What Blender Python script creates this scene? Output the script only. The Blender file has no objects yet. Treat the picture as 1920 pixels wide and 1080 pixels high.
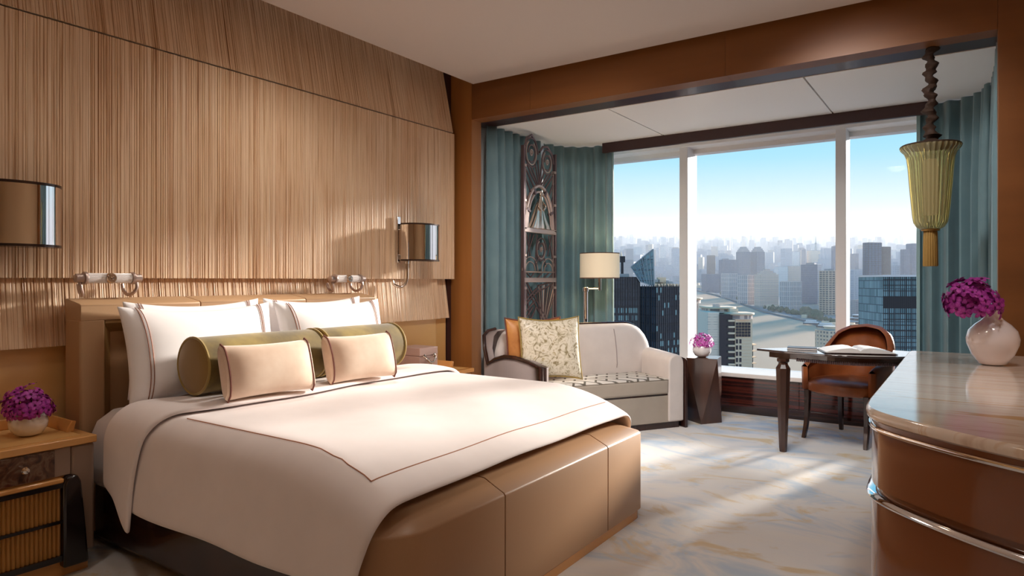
import bpy, bmesh, math, random
from mathutils import Vector, Matrix
random.seed(7)
R = math.radians
SC = bpy.context.scene
COL = SC.collection
# ------------------------------------------------------------------ camera
F, U0, V0, EYE = 1249.0, 960.0, 526.0, 1.27          # focal length and principal point in pixels of 1920x1080
YAW = R(34.46)
CR = (math.cos(YAW), math.sin(YAW)); CF = (-math.sin(YAW), math.cos(YAW))
cd = bpy.data.cameras.new('camera'); cam = bpy.data.objects.new('camera', cd); COL.objects.link(cam)
cam.location = (0, 0, EYE); cam.rotation_euler = (R(90), 0, YAW)
cd.sensor_width = 36; cd.lens = F / 1920 * 36; cd.shift_y = -(540 - V0) / 1920
cd.clip_start = .02; cd.clip_end = 60000
SC.camera = cam
def W(lat, d): return (lat * CR[0] + d * CF[0], lat * CR[1] + d * CF[1])   # camera-aligned ground coordinates to world
# ------------------------------------------------------------------ sky, sun, exposure
vs = SC.view_settings; vs.view_transform = 'Standard'; vs.look = 'None'; vs.gamma = 1; vs.exposure = 0.45; vs.use_curve_mapping = False
SC.cycles.use_denoising = True
SC.cycles.max_bounces = 10; SC.cycles.diffuse_bounces = 6; SC.cycles.glossy_bounces = 4; SC.cycles.transparent_max_bounces = 16
SC.cycles.sample_clamp_indirect = 6; SC.cycles.caustics_reflective = False; SC.cycles.caustics_refractive = False
SUN_AZ = math.atan2(.29, .94); SUN_EL = R(14)          # from +Y towards +X
wd = bpy.data.worlds.new('sky'); SC.world = wd; wd.use_nodes = True
nt = wd.node_tree; bg = nt.nodes['Background']
g = nt.nodes.new('ShaderNodeNewGeometry'); sx = nt.nodes.new('ShaderNodeSeparateXYZ')
rp = nt.nodes.new('ShaderNodeValToRGB'); nt.links.new(g.outputs['Incoming'], sx.inputs[0])
mm = nt.nodes.new('ShaderNodeMath'); mm.operation = 'MULTIPLY'; mm.inputs[1].default_value = -1
nt.links.new(sx.outputs['Z'], mm.inputs[0]); nt.links.new(mm.outputs[0], rp.inputs[0])
def lin(c): return tuple((x / 12.92 if x <= .04045 else ((x + .055) / 1.055) ** 2.4) for x in [k / 255 for k in c])
el = rp.color_ramp.elements                              # a clear sky: pale at the horizon, blue overhead, the same all round
el[0].position = 0.0; el[0].color = (*lin((216, 217, 230)), 1)
el[1].position = 1.0; el[1].color = (*lin((60, 140, 215)), 1)
for p, c in ((.075, (226, 230, 240)), (.12, (208, 231, 245)), (.17, (172, 222, 246)), (.24, (132, 208, 243)), (.45, (90, 176, 233))):
    e = el.new(p); e.color = (*lin(c), 1)
nt.links.new(rp.outputs[0], bg.inputs[0]); bg.inputs[1].default_value = 0.86
ld = bpy.data.lights.new('sun', 'SUN'); sun = bpy.data.objects.new('sun', ld); COL.objects.link(sun)
ld.energy = 7.2; ld.angle = R(6.0); ld.color = (1.0, .92, .83)
sdir = Vector((math.sin(SUN_AZ) * math.cos(SUN_EL), math.cos(SUN_AZ) * math.cos(SUN_EL), math.sin(SUN_EL)))
sun.rotation_euler = sdir.to_track_quat('Z', 'Y').to_euler()
pd = bpy.data.lights.new('window_portal', 'AREA'); po = bpy.data.objects.new('window_portal', pd); COL.objects.link(po)
pd.shape = 'RECTANGLE'; pd.size = 3.9; pd.size_y = 2.4; pd.cycles.is_portal = True      # sampling aid only, gives no light
po.location = (-1.7, 7.0, 1.5); po.rotation_euler = (R(-90), 0, 0)
# ------------------------------------------------------------------ materials
M = {}
def N(nt, t, **kw):
    n = nt.nodes.new(t)
    for k, v in kw.items():
        if k in n.inputs: n.inputs[k].default_value = v
        else: setattr(n, k, v)
    return n
def mat(name, col, rough=.5, metal=0., coat=0., sheen=0., trans=0., ior=1.45, emit=None, spec=.5, sub=0.):
    m = bpy.data.materials.new(name); m.use_nodes = True; p = m.node_tree.nodes['Principled BSDF']
    p.inputs['Base Color'].default_value = (*lin(col), 1); p.inputs['Roughness'].default_value = rough
    p.inputs['Metallic'].default_value = metal; p.inputs['Coat Weight'].default_value = coat; p.inputs['Coat Roughness'].default_value = .08
    p.inputs['Sheen Weight'].default_value = sheen; p.inputs['Transmission Weight'].default_value = trans; p.inputs['IOR'].default_value = ior
    p.inputs['Specular IOR Level'].default_value = spec
    if emit: p.inputs['Emission Color'].default_value = (*lin(col), 1); p.inputs['Emission Strength'].default_value = emit
    M[name] = m; return m
def coords(nt, scale=(1, 1, 1), rot=(0, 0, 0), kind='Object'):
    tc = N(nt, 'ShaderNodeTexCoord'); mp = N(nt, 'ShaderNodeMapping'); nt.links.new(tc.outputs[kind], mp.inputs[0])
    mp.inputs['Scale'].default_value = scale; mp.inputs['Rotation'].default_value = rot
    return mp.outputs[0]
def noise(nt, vec, scale=5, detail=3, rough=.5, dist=0.):
    n = N(nt, 'ShaderNodeTexNoise', Scale=scale, Detail=detail, Roughness=rough, Distortion=dist); nt.links.new(vec, n.inputs['Vector']); return n.outputs['Fac']
def ramp(nt, fac, stops):
    r = N(nt, 'ShaderNodeValToRGB'); nt.links.new(fac, r.inputs[0]); e = r.color_ramp.elements
    e[0].position, e[0].color = stops[0][0], (*lin(stops[0][1]), 1); e[1].position, e[1].color = stops[-1][0], (*lin(stops[-1][1]), 1)
    for p, c in stops[1:-1]: k = e.new(p); k.color = (*lin(c), 1)
    return r.outputs[0]
def bump(m, fac, strength=.2, dist=.01):
    nt = m.node_tree; b = N(nt, 'ShaderNodeBump', Strength=strength, Distance=dist); nt.links.new(fac, b.inputs['Height'])
    nt.links.new(b.outputs[0], nt.nodes['Principled BSDF'].inputs['Normal'])
def grain(name, stops, scale, sc=(1, 1, 1), rough=.5, detail=4, bmp=0, dist=0., **kw):
    m = mat(name, stops[0][1], rough, **kw); nt = m.node_tree
    f = noise(nt, coords(nt, sc), scale, detail, .55, dist); nt.links.new(ramp(nt, f, stops), nt.nodes['Principled BSDF'].inputs['Base Color'])
    if bmp: bump(m, f, bmp)
    return m
def fabric(name, col, rough=.85, fine=900, bmp=.15, var=12, **kw):
    a = tuple(max(0, c - var) for c in col); b = tuple(min(255, c + var) for c in col)
    m = mat(name, col, rough, **kw); nt = m.node_tree; v = coords(nt)
    f = noise(nt, v, 6, 3); nt.links.new(ramp(nt, f, [(.3, a), (.7, b)]), nt.nodes['Principled BSDF'].inputs['Base Color'])
    bump(m, noise(nt, v, fine, 2), bmp, .002); return m
# ribs: colour runs in narrow upright stripes
m = mat('ribbed_veneer', (205, 170, 135), .42); nt = m.node_tree
f1 = noise(nt, coords(nt, (0, 1, .012)), 85, 3, .75); f2 = noise(nt, coords(nt, (1, 1, .25)), 4, 3)
c1 = ramp(nt, f1, [(.26, (158, 112, 78)), (.40, (214, 178, 142)), (.52, (238, 212, 182)), (.62, (232, 202, 168)), (.74, (253, 244, 230))])
mx = N(nt, 'ShaderNodeMix', data_type='RGBA', blend_type='MULTIPLY'); mx.inputs[0].default_value = .5
nt.links.new(c1, mx.inputs[6]); nt.links.new(ramp(nt, f2, [(.35, (232, 212, 192)), (.65, (255, 252, 250))]), mx.inputs[7])
nt.links.new(mx.outputs[2], nt.nodes['Principled BSDF'].inputs['Base Color'])
grain('gold_wood', [(.3, (140, 88, 42)), (.5, (160, 104, 52)), (.7, (174, 118, 64))], 3, (1, 1, .08), .42, coat=.08)
grain('beam_wood', [(.3, (112, 68, 32)), (.5, (126, 78, 38)), (.7, (138, 88, 46))], 3, (.08, 1, 1), .46, coat=.05)
grain('honey_wood', [(.3, (196, 134, 70)), (.5, (214, 154, 88)), (.7, (226, 172, 108))], 4, (1, .08, 1), .22, coat=.4)
grain('satin_panel', [(.3, (206, 156, 94)), (.5, (222, 176, 112)), (.7, (232, 190, 128))], 2, (1, .2, 1), .3, coat=.2)
grain('dark_wood', [(.3, (38, 20, 16)), (.5, (54, 30, 24)), (.7, (70, 38, 28))], 6, (1, 1, .1), .25, coat=.5)
grain('walnut', [(.3, (44, 26, 20)), (.5, (66, 40, 30)), (.7, (84, 52, 38))], 6, (1, 1, .1), .25, coat=.5)
grain('macassar', [(.32, (26, 14, 14)), (.5, (52, 26, 24)), (.6, (96, 42, 32)), (.7, (40, 22, 20))], 2.2, (.12, 1, 14), .12, coat=.8)
mat('valance_wood', (62, 36, 34), .35, coat=.2)
mat('white_paint', (246, 244, 242), .55)
mat('ceiling_paint', (208, 196, 188), .6)
mat('white_frame', (226, 222, 220), .4)
mat('seam_grey', (120, 112, 108), .7)
mat('white_sill', (238, 232, 226), .35)
mat('plain_wall', (214, 186, 150), .6)
mat('leather_tan', (184, 148, 112), .45); bump(M['leather_tan'], noise(M['leather_tan'].node_tree, coords(M['leather_tan'].node_tree), 260, 2), .12, .002)
mat('leather_bench', (178, 140, 106), .36); bump(M['leather_bench'], noise(M['leather_bench'].node_tree, coords(M['leather_bench'].node_tree), 260, 2), .12, .002)
mat('leather_green', (150, 116, 70), .4)
grain('leather_brown', [(.3, (124, 64, 32)), (.5, (152, 84, 44)), (.72, (176, 104, 58))], 5, rough=.34, coat=.1)
fabric('cotton', (246, 242, 242), var=3)
fabric('duvet_cotton', (243, 234, 232), var=3)
mat('stitch', (172, 120, 92), .8)
mat('stitch_brown', (150, 100, 76), .8)
m = grain('olive_velvet', [(.3, (74, 58, 20)), (.5, (112, 92, 36)), (.7, (146, 124, 56))], 5, rough=.8, sheen=.25)
mat('olive_piping', (158, 132, 66), .6, sheen=.3); mat('olive_end', (140, 108, 44), .7, sheen=.4)
grain('blush_velvet', [(.3, (206, 174, 148)), (.5, (224, 196, 172)), (.7, (238, 216, 194))], 4, rough=.75, sheen=.5)
mat('plum_piping', (122, 74, 64), .8)
fabric('curtain_teal', (112, 144, 152), .55, var=5, sheen=.3); fabric('curtain_edge', (150, 182, 186), .6, var=4)
fabric('sofa_fabric', (220, 210, 204), .6, var=5); fabric('sofa_side', (160, 146, 142), .6, var=4); fabric('sofa_base', (176, 164, 150), .65, var=4)
grain('orange_silk', [(.3, (172, 106, 48)), (.5, (200, 134, 70)), (.7, (218, 158, 92))], 7, rough=.4)
grain('gold_brocade', [(.38, (150, 134, 100)), (.46, (214, 202, 176)), (.56, (232, 222, 204)), (.66, (186, 168, 128))], 13, rough=.36, dist=2.2, bmp=.3)
mat('chrome', (232, 228, 226), .06, 1.); mat('nickel', (206, 190, 176), .2, 1.); mat('bronze', (186, 166, 158), .36, .7); mat('bronze_dark', (112, 94, 96), .4, .6)
mat('brass', (176, 136, 78), .3, 1.); mat('smoke_rim', (70, 54, 48), .2, .5)
mat('porcelain', (240, 234, 232), .16, coat=.5); mat('opal_glass', (238, 228, 230), .08, coat=.6)
grain('orchid', [(.3, (120, 18, 110)), (.5, (160, 40, 150)), (.7, (196, 84, 184))], 60, rough=.55); mat('orchid_eye', (96, 12, 80), .5)
grain('orchid_pink', [(.3, (150, 40, 130)), (.5, (196, 84, 176)), (.7, (226, 140, 206))], 60, rough=.55); mat('stem_green', (64, 92, 44), .6)
mat('shade_cloth', (246, 230, 200), .8, emit=.12); mat('shade_trim', (92, 58, 38), .6)
mat('taupe_lacquer', (150, 126, 110), .25, coat=.5); mat('mauve_leather', (176, 146, 136), .45)
grain('shell_inlay', [(.35, (58, 34, 24)), (.48, (96, 62, 44)), (.58, (120, 92, 72)), (.7, (84, 40, 26))], 16, rough=.15, dist=1.5, coat=.6)
mat('drawer_reed', (176, 124, 62), .4); mat('black_lacquer', (26, 16, 16), .2, coat=.4)
mat('credenza_lacquer', (138, 86, 56), .12, coat=.6)
m = grain('onyx', [(.3, (220, 196, 178)), (.45, (240, 224, 210)), (.58, (244, 232, 220)), (.7, (220, 182, 138))], 2.0, (1.0, 7, 1), .1, dist=1.0, coat=.35)
mat('paper', (244, 240, 236), .6); mat('book_cover', (92, 96, 104), .5); mat('desk_glass', (58, 46, 44), .05, coat=1.)
mat('rope_fabric', (48, 30, 18), .75); mat('tassel', (150, 118, 60), .7)
m = mat('amber_glass', (244, 230, 176), .05, trans=.85, ior=1.25, coat=.4)
mat('fill_lamp_on', (255, 226, 190), .5, emit=14.)  # glowing face of the added ceiling fill lamps
# carpet
m = mat('carpet', (214, 210, 208), .95); nt = m.node_tree
v = coords(nt, (1, 1.9, 1), (0, 0, R(28)))
a = ramp(nt, noise(nt, v, 1.25, 4, .6, 1.4), [(.28, (176, 198, 220)), (.40, (204, 213, 222)), (.5, (230, 227, 224)), (.66, (234, 229, 222))])
b = noise(nt, coords(nt, (1, 1.6, 1), (0, 0, R(20))), 1.9, 4, .6, 1.8)
bm = N(nt, 'ShaderNodeMapRange'); bm.inputs[1].default_value = .55; bm.inputs[2].default_value = .68; nt.links.new(b, bm.inputs[0])
mx = N(nt, 'ShaderNodeMix', data_type='RGBA'); nt.links.new(bm.outputs[0], mx.inputs[0]); nt.links.new(a, mx.inputs[6]); mx.inputs[7].default_value = (*lin((222, 202, 168)), 1)
nt.links.new(mx.outputs[2], nt.nodes['Principled BSDF'].inputs['Base Color'])
bump(m, noise(nt, coords(nt), 420, 2), .5, .004)
# sofa seat: grey key pattern on ivory
m = mat('key_fabric', (214, 206, 196), .7); nt = m.node_tree
bt = N(nt, 'ShaderNodeTexBrick', Scale=5.2); bt.offset = .5; bt.inputs['Mortar Size'].default_value = .05; bt.inputs['Brick Width'].default_value = .9; bt.inputs['Row Height'].default_value = .42
for k, c in (('Color1', (222, 214, 204)), ('Color2', (214, 206, 196)), ('Mortar', (104, 96, 84))): bt.inputs[k].default_value = (*lin(c), 1)
nt.links.new(coords(nt, (1, 1, 1), (0, 0, R(32))), bt.inputs['Vector']); nt.links.new(bt.outputs[0], nt.nodes['Principled BSDF'].inputs['Base Color'])
# window glass: thin clear pane
m = bpy.data.materials.new('window_glass'); m.use_nodes = True; nt = m.node_tree; nt.nodes.remove(nt.nodes['Principled BSDF'])
fr = N(nt, 'ShaderNodeFresnel', IOR=1.08); tr = N(nt, 'ShaderNodeBsdfTransparent'); gl = N(nt, 'ShaderNodeBsdfGlossy', Roughness=.02); ms = N(nt, 'ShaderNodeMixShader')
tr.inputs[0].default_value = (.985, .99, .99, 1)
nt.links.new(fr.outputs[0], ms.inputs[0]); nt.links.new(tr.outputs[0], ms.inputs[1]); nt.links.new(gl.outputs[0], ms.inputs[2]); nt.links.new(ms.outputs[0], nt.nodes['Material Output'].inputs[0]); M['window_glass'] = m
# ------------------------------------------------------------------ mesh helpers
class MB:
    def __init__(s): s.v = []; s.f = []
    def add(s, vs, fs):
        o = len(s.v); s.v += [tuple(p) for p in vs]; s.f += [tuple(i + o for i in f) for f in fs]; return s
    def box(s, x0, x1, y0, y1, z0, z1):
        return s.add([(x, y, z) for z in (z0, z1) for x, y in ((x0, y0), (x1, y0), (x1, y1), (x0, y1))],
                     [(0, 3, 2, 1), (4, 5, 6, 7), (0, 1, 5, 4), (1, 2, 6, 5), (2, 3, 7, 6), (3, 0, 4, 7)])
    def loft(s, secs, cap=True, closed=True):                # sections: equal-length lists of points
        n = len(secs[0]); vs = [p for c in secs for p in c]; fs = []
        for i in range(len(secs) - 1):
            for j in range(n if closed else n - 1):
                k = (j + 1) % n; fs.append((i * n + j, i * n + k, (i + 1) * n + k, (i + 1) * n + j))
        if cap: fs.append(tuple(range(n - 1, -1, -1))); fs.append(tuple(range((len(secs) - 1) * n, len(secs) * n)))
        return s.add(vs, fs)
    def prism(s, poly, z0, z1): return s.loft([[(x, y, z0) for x, y in poly], [(x, y, z1) for x, y in poly]])
    def lathe(s, prof, n=32, c=(0, 0, 0), flute=0, nf=0, cap=True):
        secs = []
        for r, z in prof:
            ring = []
            for i in range(n):
                a = 2 * math.pi * i / n; rr = r * (1 + (flute * math.cos(nf * a) if nf else 0))
                ring.append((c[0] + rr * math.cos(a), c[1] + rr * math.sin(a), c[2] + z))
            secs.append(ring)
        return s.loft(secs, cap)
    def tube(s, path, r, n=8, closed=False):
        P = [Vector(p) for p in path]; m = len(P); secs = []; rr = r if callable(r) else (lambda t: r); prev = None
        for i, p in enumerate(P):
            if closed: t = (P[(i + 1) % m] - P[i - 1]).normalized()
            else: t = (P[min(i + 1, m - 1)] - P[max(i - 1, 0)]).normalized()
            if prev is None:
                u = t.cross(Vector((0, 0, 1)));
                if u.length < .1: u = t.cross(Vector((1, 0, 0)))
            else: u = prev - t * prev.dot(t)
            u.normalize(); prev = u; w = t.cross(u); q = rr(i / max(1, m - 1))
            secs.append([tuple(p + (u * math.cos(2 * math.pi * k / n) + w * math.sin(2 * math.pi * k / n)) * q) for k in range(n)])
        if closed: secs.append(secs[0]); return s.loft(secs, False)
        return s.loft(secs)
    def grid(s, rows, closed=False):
        n = len(rows[0]); vs = [p for r in rows for p in r]
        return s.add(vs, [(i * n + j, i * n + j + 1, (i + 1) * n + j + 1, (i + 1) * n + j) for i in range(len(rows) - 1) for j in range(n - 1)])
    def mesh(s, name):
        me = bpy.data.meshes.new(name); me.from_pydata(s.v, [], s.f); bm = bmesh.new(); bm.from_mesh(me)
        bmesh.ops.recalc_face_normals(bm, faces=bm.faces); bm.to_mesh(me); bm.free(); return me
    def build(s, name, m, parent=None, smooth=False, bevel=0, sub=0, solid=0, seg=2, weld=False):
        me = s.mesh(name); me.materials.append(M[m]); o = bpy.data.objects.new(name, me); COL.objects.link(o)
        if parent: o.parent = parent
        if weld: k = o.modifiers.new('weld', 'WELD'); k.merge_threshold = 1e-4
        if solid: k = o.modifiers.new('solid', 'SOLIDIFY'); k.thickness = solid; k.offset = 0
        if bevel: k = o.modifiers.new('bevel', 'BEVEL'); k.width = bevel; k.segments = seg; k.limit_method = 'ANGLE'; k.angle_limit = R(40)
        if sub: k = o.modifiers.new('sub', 'SUBSURF'); k.levels = sub; k.render_levels = sub
        if smooth or sub or bevel:
            for p in me.polygons: p.use_smooth = True
            if not sub: me.set_sharp_from_angle(angle=R(38))
        return o
def B(*a): return MB().box(*a)
def tag(o, label, cat, group=None):
    o['label'] = label; o['category'] = cat
    if group: o['group'] = group
    return o
def struct(o, label=None, kind='structure'):
    o['kind'] = kind
    if label: o['label'] = label
    return o
def thing(name, label, cat, loc=(0, 0, 0), rz=0, group=None):
    o = bpy.data.objects.new(name, None); COL.objects.link(o); o.location = loc; o.rotation_euler = (0, 0, rz); o.empty_display_size = .1
    return tag(o, label, cat, group)
def copy_tree(o, parent=None):
    c = o.copy(); COL.objects.link(c); c.parent = parent
    for ch in list(o.children): copy_tree(ch, c)
    return c
def lerp(a, b, t): return a + (b - a) * t
def sm(t): t = max(0., min(1., t)); return t * t * (3 - 2 * t)
def interp(tab, x):
    if x <= tab[0][0]: return tab[0][1]
    for (a, p), (b, q) in zip(tab, tab[1:]):
        if x <= b: return lerp(p, q, (x - a) / (b - a))
    return tab[-1][1]
def spline(pts, n=8):                                     # Catmull-Rom through points
    P = [Vector(p) for p in pts]; P = [P[0] * 2 - P[1]] + P + [P[-1] * 2 - P[-2]]; out = []
    for i in range(1, len(P) - 2):
        for k in range(n):
            t = k / n; a, b, c, d = P[i - 1:i + 3]
            out.append(.5 * ((2 * b) + (c - a) * t + (2 * a - 5 * b + 4 * c - d) * t * t + (3 * b - a - 3 * c + d) * t ** 3))
    out.append(P[-2]); return [tuple(p) for p in out]
def rrect(x0, x1, y0, y1, r, n=6):
    out = []
    for cx, cy, a0 in ((x1 - r, y1 - r, 0), (x0 + r, y1 - r, 90), (x0 + r, y0 + r, 180), (x1 - r, y0 + r, 270)):
        for k in range(n + 1): a = R(a0 + 90 * k / n); out.append((cx + r * math.cos(a), cy + r * math.sin(a)))
    return out

# ================================================================== the room
XW, YB, ZB = -3.70, 4.53, 2.653        # headboard wall, beam face, opening head
XR, YBK, ZC = .85, -1.9, 2.93          # right wall, back wall, ceiling
struct(B(XW - .3, XR + .3, YBK - .2, 6.95, -.1, 0).build('floor', 'carpet'), 'pale carpet with blue and tan watercolour pattern')
struct(B(-3.46, XR, YBK, 4.46, ZC, ZC + .08).build('ceiling', 'ceiling_paint', bevel=.004), 'flat cream ceiling panel above the bed')
struct(B(XW - .3, XR + .3, YBK - .2, 5.0, 3.2, 3.3).build('ceiling_cove', 'ceiling_paint'), 'upper ceiling above the shadow gap')
struct(B(XR, XR + .2, YBK, 4.53, 0, 3.2).build('wall_right', 'plain_wall'), 'wall behind the long cabinet')
struct(B(XW - .3, XR + .2, YBK - .2, YBK, 0, 3.2).build('wall_back', 'plain_wall'), 'wall behind the camera')
# headboard wall: backing, flat lower panels and three lapped bands of upright ribs
wl = struct(B(XW - .2, XW - .12, YBK, YB + .12, 0, 3.2).build('wall_left', 'plain_wall'), 'headboard wall clad in three lapped bands of ribbed veneer')
def ribs(name, y0, y1, z0, z1, xb, xt, seed):             # a leaning band: bottom edge at xb, top edge at xt
    rng = random.Random(seed); mb = MB(); y = y0; lo = []; hi = []
    while y < y1 - .004:
        w = rng.choice((.007, .009, .012, .012, .016, .02, .026)); h = rng.uniform(.0015, .006); gq = min(.004, w * .3); e = min(y + w, y1)
        for yy, d in ((y, 0), (y + gq, h), (max(y + gq, e - gq), h * rng.uniform(.55, 1))):
            lo.append((xb + d, yy, z0)); hi.append((xt + d, yy, z1))
        y = e
    lo.append((xb, y1, z0)); hi.append((xt, y1, z1))
    mb.grid([lo, hi])
    n = len(lo)                                            # closed back, ends and lip
    mb.add(lo + [(xb - .03, y1, z0), (xb - .03, y0, z0)], [tuple(range(n + 2))])
    mb.add([lo[0], hi[0], (xt - .03, y0, z1), (xb - .03, y0, z0)], [(0, 1, 2, 3)]); mb.add([lo[-1], hi[-1], (xt - .03, y1, z1), (xb - .03, y1, z0)], [(0, 1, 2, 3)])
    o = mb.build(name, 'ribbed_veneer', wl); o['kind'] = 'stuff'; return o
YE = 4.47
ribs('ribbed_band', YBK, YE, 2.548, 3.12, XW + .015, XW - .105, 1)
ribs('ribbed_band', YBK, YE + .02, 1.283, 2.54, XW + .012, XW + .012, 2)
ribs('ribbed_band', YBK, 4.30, .948, 1.30, XW + .012, XW - .028, 3)
ribs('ribbed_band', 4.305, 4.45, .948, 1.30, XW - .012, XW - .065, 4)
for y0, y1, dx in ((YBK, .55, 0), (.555, 4.30, 0), (4.305, 4.46, -.03)):
    B(XW - .12, XW - .03 + dx, y0, y1, .0, .96).build('wall_panel', 'satin_panel', wl, bevel=.004)
B(XW - .12, XW - .06, 4.475, 4.53, 0, 3.2).build('corner_reveal', 'valance_wood', wl)
# portal wall between the room and the bay
pw = struct(B(XW - .2, -3.53, YB, YB + .137, 0, 3.2).build('wall_window', 'gold_wood', bevel=.003), 'honey brown wooden portal around the window bay')
B(.13, XR + .2, YB, YB + .137, 0, 3.2).build('jamb', 'beam_wood', pw, bevel=.003)
xs = [-3.53, -2.93, -1.36, .13]
for a, b in zip(xs, xs[1:]): B(a + .0008, b - .0008, YB, YB + .137, ZB, 3.2).build('beam_board', 'beam_wood', pw)
# bay shell
struct(B(-3.95, -3.66, YB + .137, 7.1, 0, 3.0).build('wall_bay_left', 'white_paint'), 'left side wall of the window bay')
struct(B(.26, .5, YB + .137, 7.1, 0, 3.0).build('wall_bay_right', 'white_paint'), 'right side wall of the window bay')
bc = struct(B(-3.66, .26, YB + .137, 6.99, 2.80, 2.9).build('ceiling_bay', 'white_paint'), 'white ceiling of the window bay')
# lowered white panels with rounded rear corners: three boards with open joints
def bay_outline():
    x0, x1, y0, y1, r = -3.62, .22, 4.865, 6.23, .30; left = []; right = []
    for k in range(9): a = R(90 * k / 8); left.append((x0 + r - r * math.cos(a), y1 - r + r * math.sin(a)))
    for k in range(9): a = R(90 - 90 * k / 8); right.append((x1 - r + r * math.cos(a), y1 - r + r * math.sin(a)))
    return x0, x1, y0, 6.05, left + [(-3.04, 6.23), (-3.04, 6.05)], [(-.27, 6.05), (-.27, 6.23)] + right
x0, x1, y0, y1, lf, rg = bay_outline(); j1, j2, gp = -2.40, -.93, .006
MB().prism([(x0, y0)] + lf + [(j1 - gp, y1), (j1 - gp, y0)], ZB, 2.80).build('ceiling_board', 'white_paint', bc)
MB().prism([(j1 + gp, y0), (j1 + gp, y1), (j2 - gp, y1), (j2 - gp, y0)], ZB, 2.80).build('ceiling_board', 'white_paint', bc)
MB().prism([(j2 + gp, y0), (j2 + gp, y1)] + rg + [(x1, y0)], ZB, 2.80).build('ceiling_board', 'white_paint', bc)
for j in (j1, j2): B(j - gp, j + gp, y0, y1, ZB + .02, 2.79).build('joint', 'seam_grey', bc)  # grey strip set into each joint
t = struct(B(-3.64, .24, YB + .138, 4.862, ZB + .004, 2.80).build('trim_1', 'valance_wood'), 'dark wooden strip inside the head of the portal')
t = struct(B(-3.05, -.25, 6.052, 6.09, 2.557, ZB + .05).build('trim_2', 'valance_wood'), 'dark valance board above the window')
# window: head, sill, mullions, three panes and a low macassar front
w1 = struct(B(-3.66, .26, 6.66, 6.98, 2.645, 2.80).build('window_1', 'white_frame', bevel=.006), 'floor to ceiling city window with white mullions')
B(-3.66, .26, 6.85, 6.98, 2.60, 2.646).build('head_bead', 'white_frame', w1)
def mull(x):
    o = B(x - .044, x + .044, 6.665, 6.90, .38, 2.66).build('mullion', 'white_frame', w1, bevel=.006)
    B(x - .030, x + .030, 6.90, 6.98, .38, 2.66).build('mullion_cap', 'white_frame', o); return o
for x in (-3.55, -2.43, -.96, .20): mull(x)
for a, b in ((-3.51, -2.475), (-2.385, -1.005), (-.915, .16)): B(a, b, 6.895, 6.905, .385, 2.62).build('pane', 'window_glass', w1)
struct(B(-3.66, .26, 6.46, 6.98, .345, .384).build('window_sill', 'white_sill', bevel=.006), 'white window sill on the dark low front')
lw = struct(B(-3.66, .26, 6.50, 6.98, 0, .345).build('wall_below_window', 'macassar'), 'glossy striped dark wood front below the window')
B(-3.66, .26, 6.485, 6.50, 0, .085).build('baseboard_window', 'macassar', lw, bevel=.003)
for a, b in ((-3.6, -1.28), (-1.276, .2)): B(a, b, 6.49, 6.50, .09, .343).build('front_panel', 'macassar', lw, bevel=.002)
def spotlight(x, y, aim, e, k, cone=78):  # added lamps out of view, filling the bay and cabinet with light
    t = thing('added_fill_spot', 'added unseen fill spotlight ' + k, 'lamp', (x, y, ZC - .004), 0, 'added fill spotlights')
    MB().lathe([(.085, .0), (.085, -.006), (.06, -.006), (.055, 0)], 24).build('trim_ring', 'chrome', t, smooth=True)
    MB().lathe([(.05, .0), (.05, -.003)], 24).build('lens', 'fill_lamp_on', t)
    l = bpy.data.lights.new('bulb', 'SPOT'); l.energy = e; l.spot_size = R(cone); l.spot_blend = 1.; l.shadow_soft_size = .16; l.color = (1, .97, .95)
    o = bpy.data.objects.new('bulb', l); COL.objects.link(o); o.parent = t; o.location = (0, 0, -.02)
    o.rotation_euler = (Vector((x, y, ZC)) - Vector(aim)).to_track_quat('Z', 'Y').to_euler()
spotlight(-1.7, 2.9, (-2.9, 5.3, .9), 170, 'turned to the sofa'); spotlight(-1.3, 3.1, (-1.7, 5.4, .4), 140, 'turned to the window front'); spotlight(-.8, 3.4, (-.3, 5.9, 1.0), 130, 'turned to the desk'); spotlight(.15, 2.7, (.1, 3.1, .9), 45, 'over the long cabinet', 70)
# added fill lamps with modelled fittings, unseen above the top of the frame
def fill_downlight(x, y, e, k):
    t = thing('added_fill_lamp', 'added unseen ceiling fill lamp ' + k, 'lamp', (x, y, ZC - .004), 0, 'added ceiling fill lamps')
    MB().lathe([(.075, .0), (.075, -.006), (.055, -.006), (.05, 0)], 24).build('trim_ring', 'chrome', t, smooth=True)
    MB().lathe([(.05, .0), (.05, -.003)], 24).build('diffuser', 'fill_lamp_on', t)
    l = bpy.data.lights.new('bulb', 'SPOT'); l.energy = e; l.spot_size = R(150); l.spot_blend = 1.; l.shadow_soft_size = .12; l.color = (1, .92, .84)
    o = bpy.data.objects.new('bulb', l); COL.objects.link(o); o.parent = t; o.location = (0, 0, -.02)
for x, y, e, k in ((-2.7, .6, 15, 'nearest the headboard'), (-1.6, 1.0, 8, 'over the foot of the bed'), (-.3, .2, 5, 'above the camera'), (-2.85, 2.55, 46, 'over the pillows'), (-.9, 2.2, 16, 'over the carpet')):
    fill_downlight(x, y, e, k)
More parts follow.
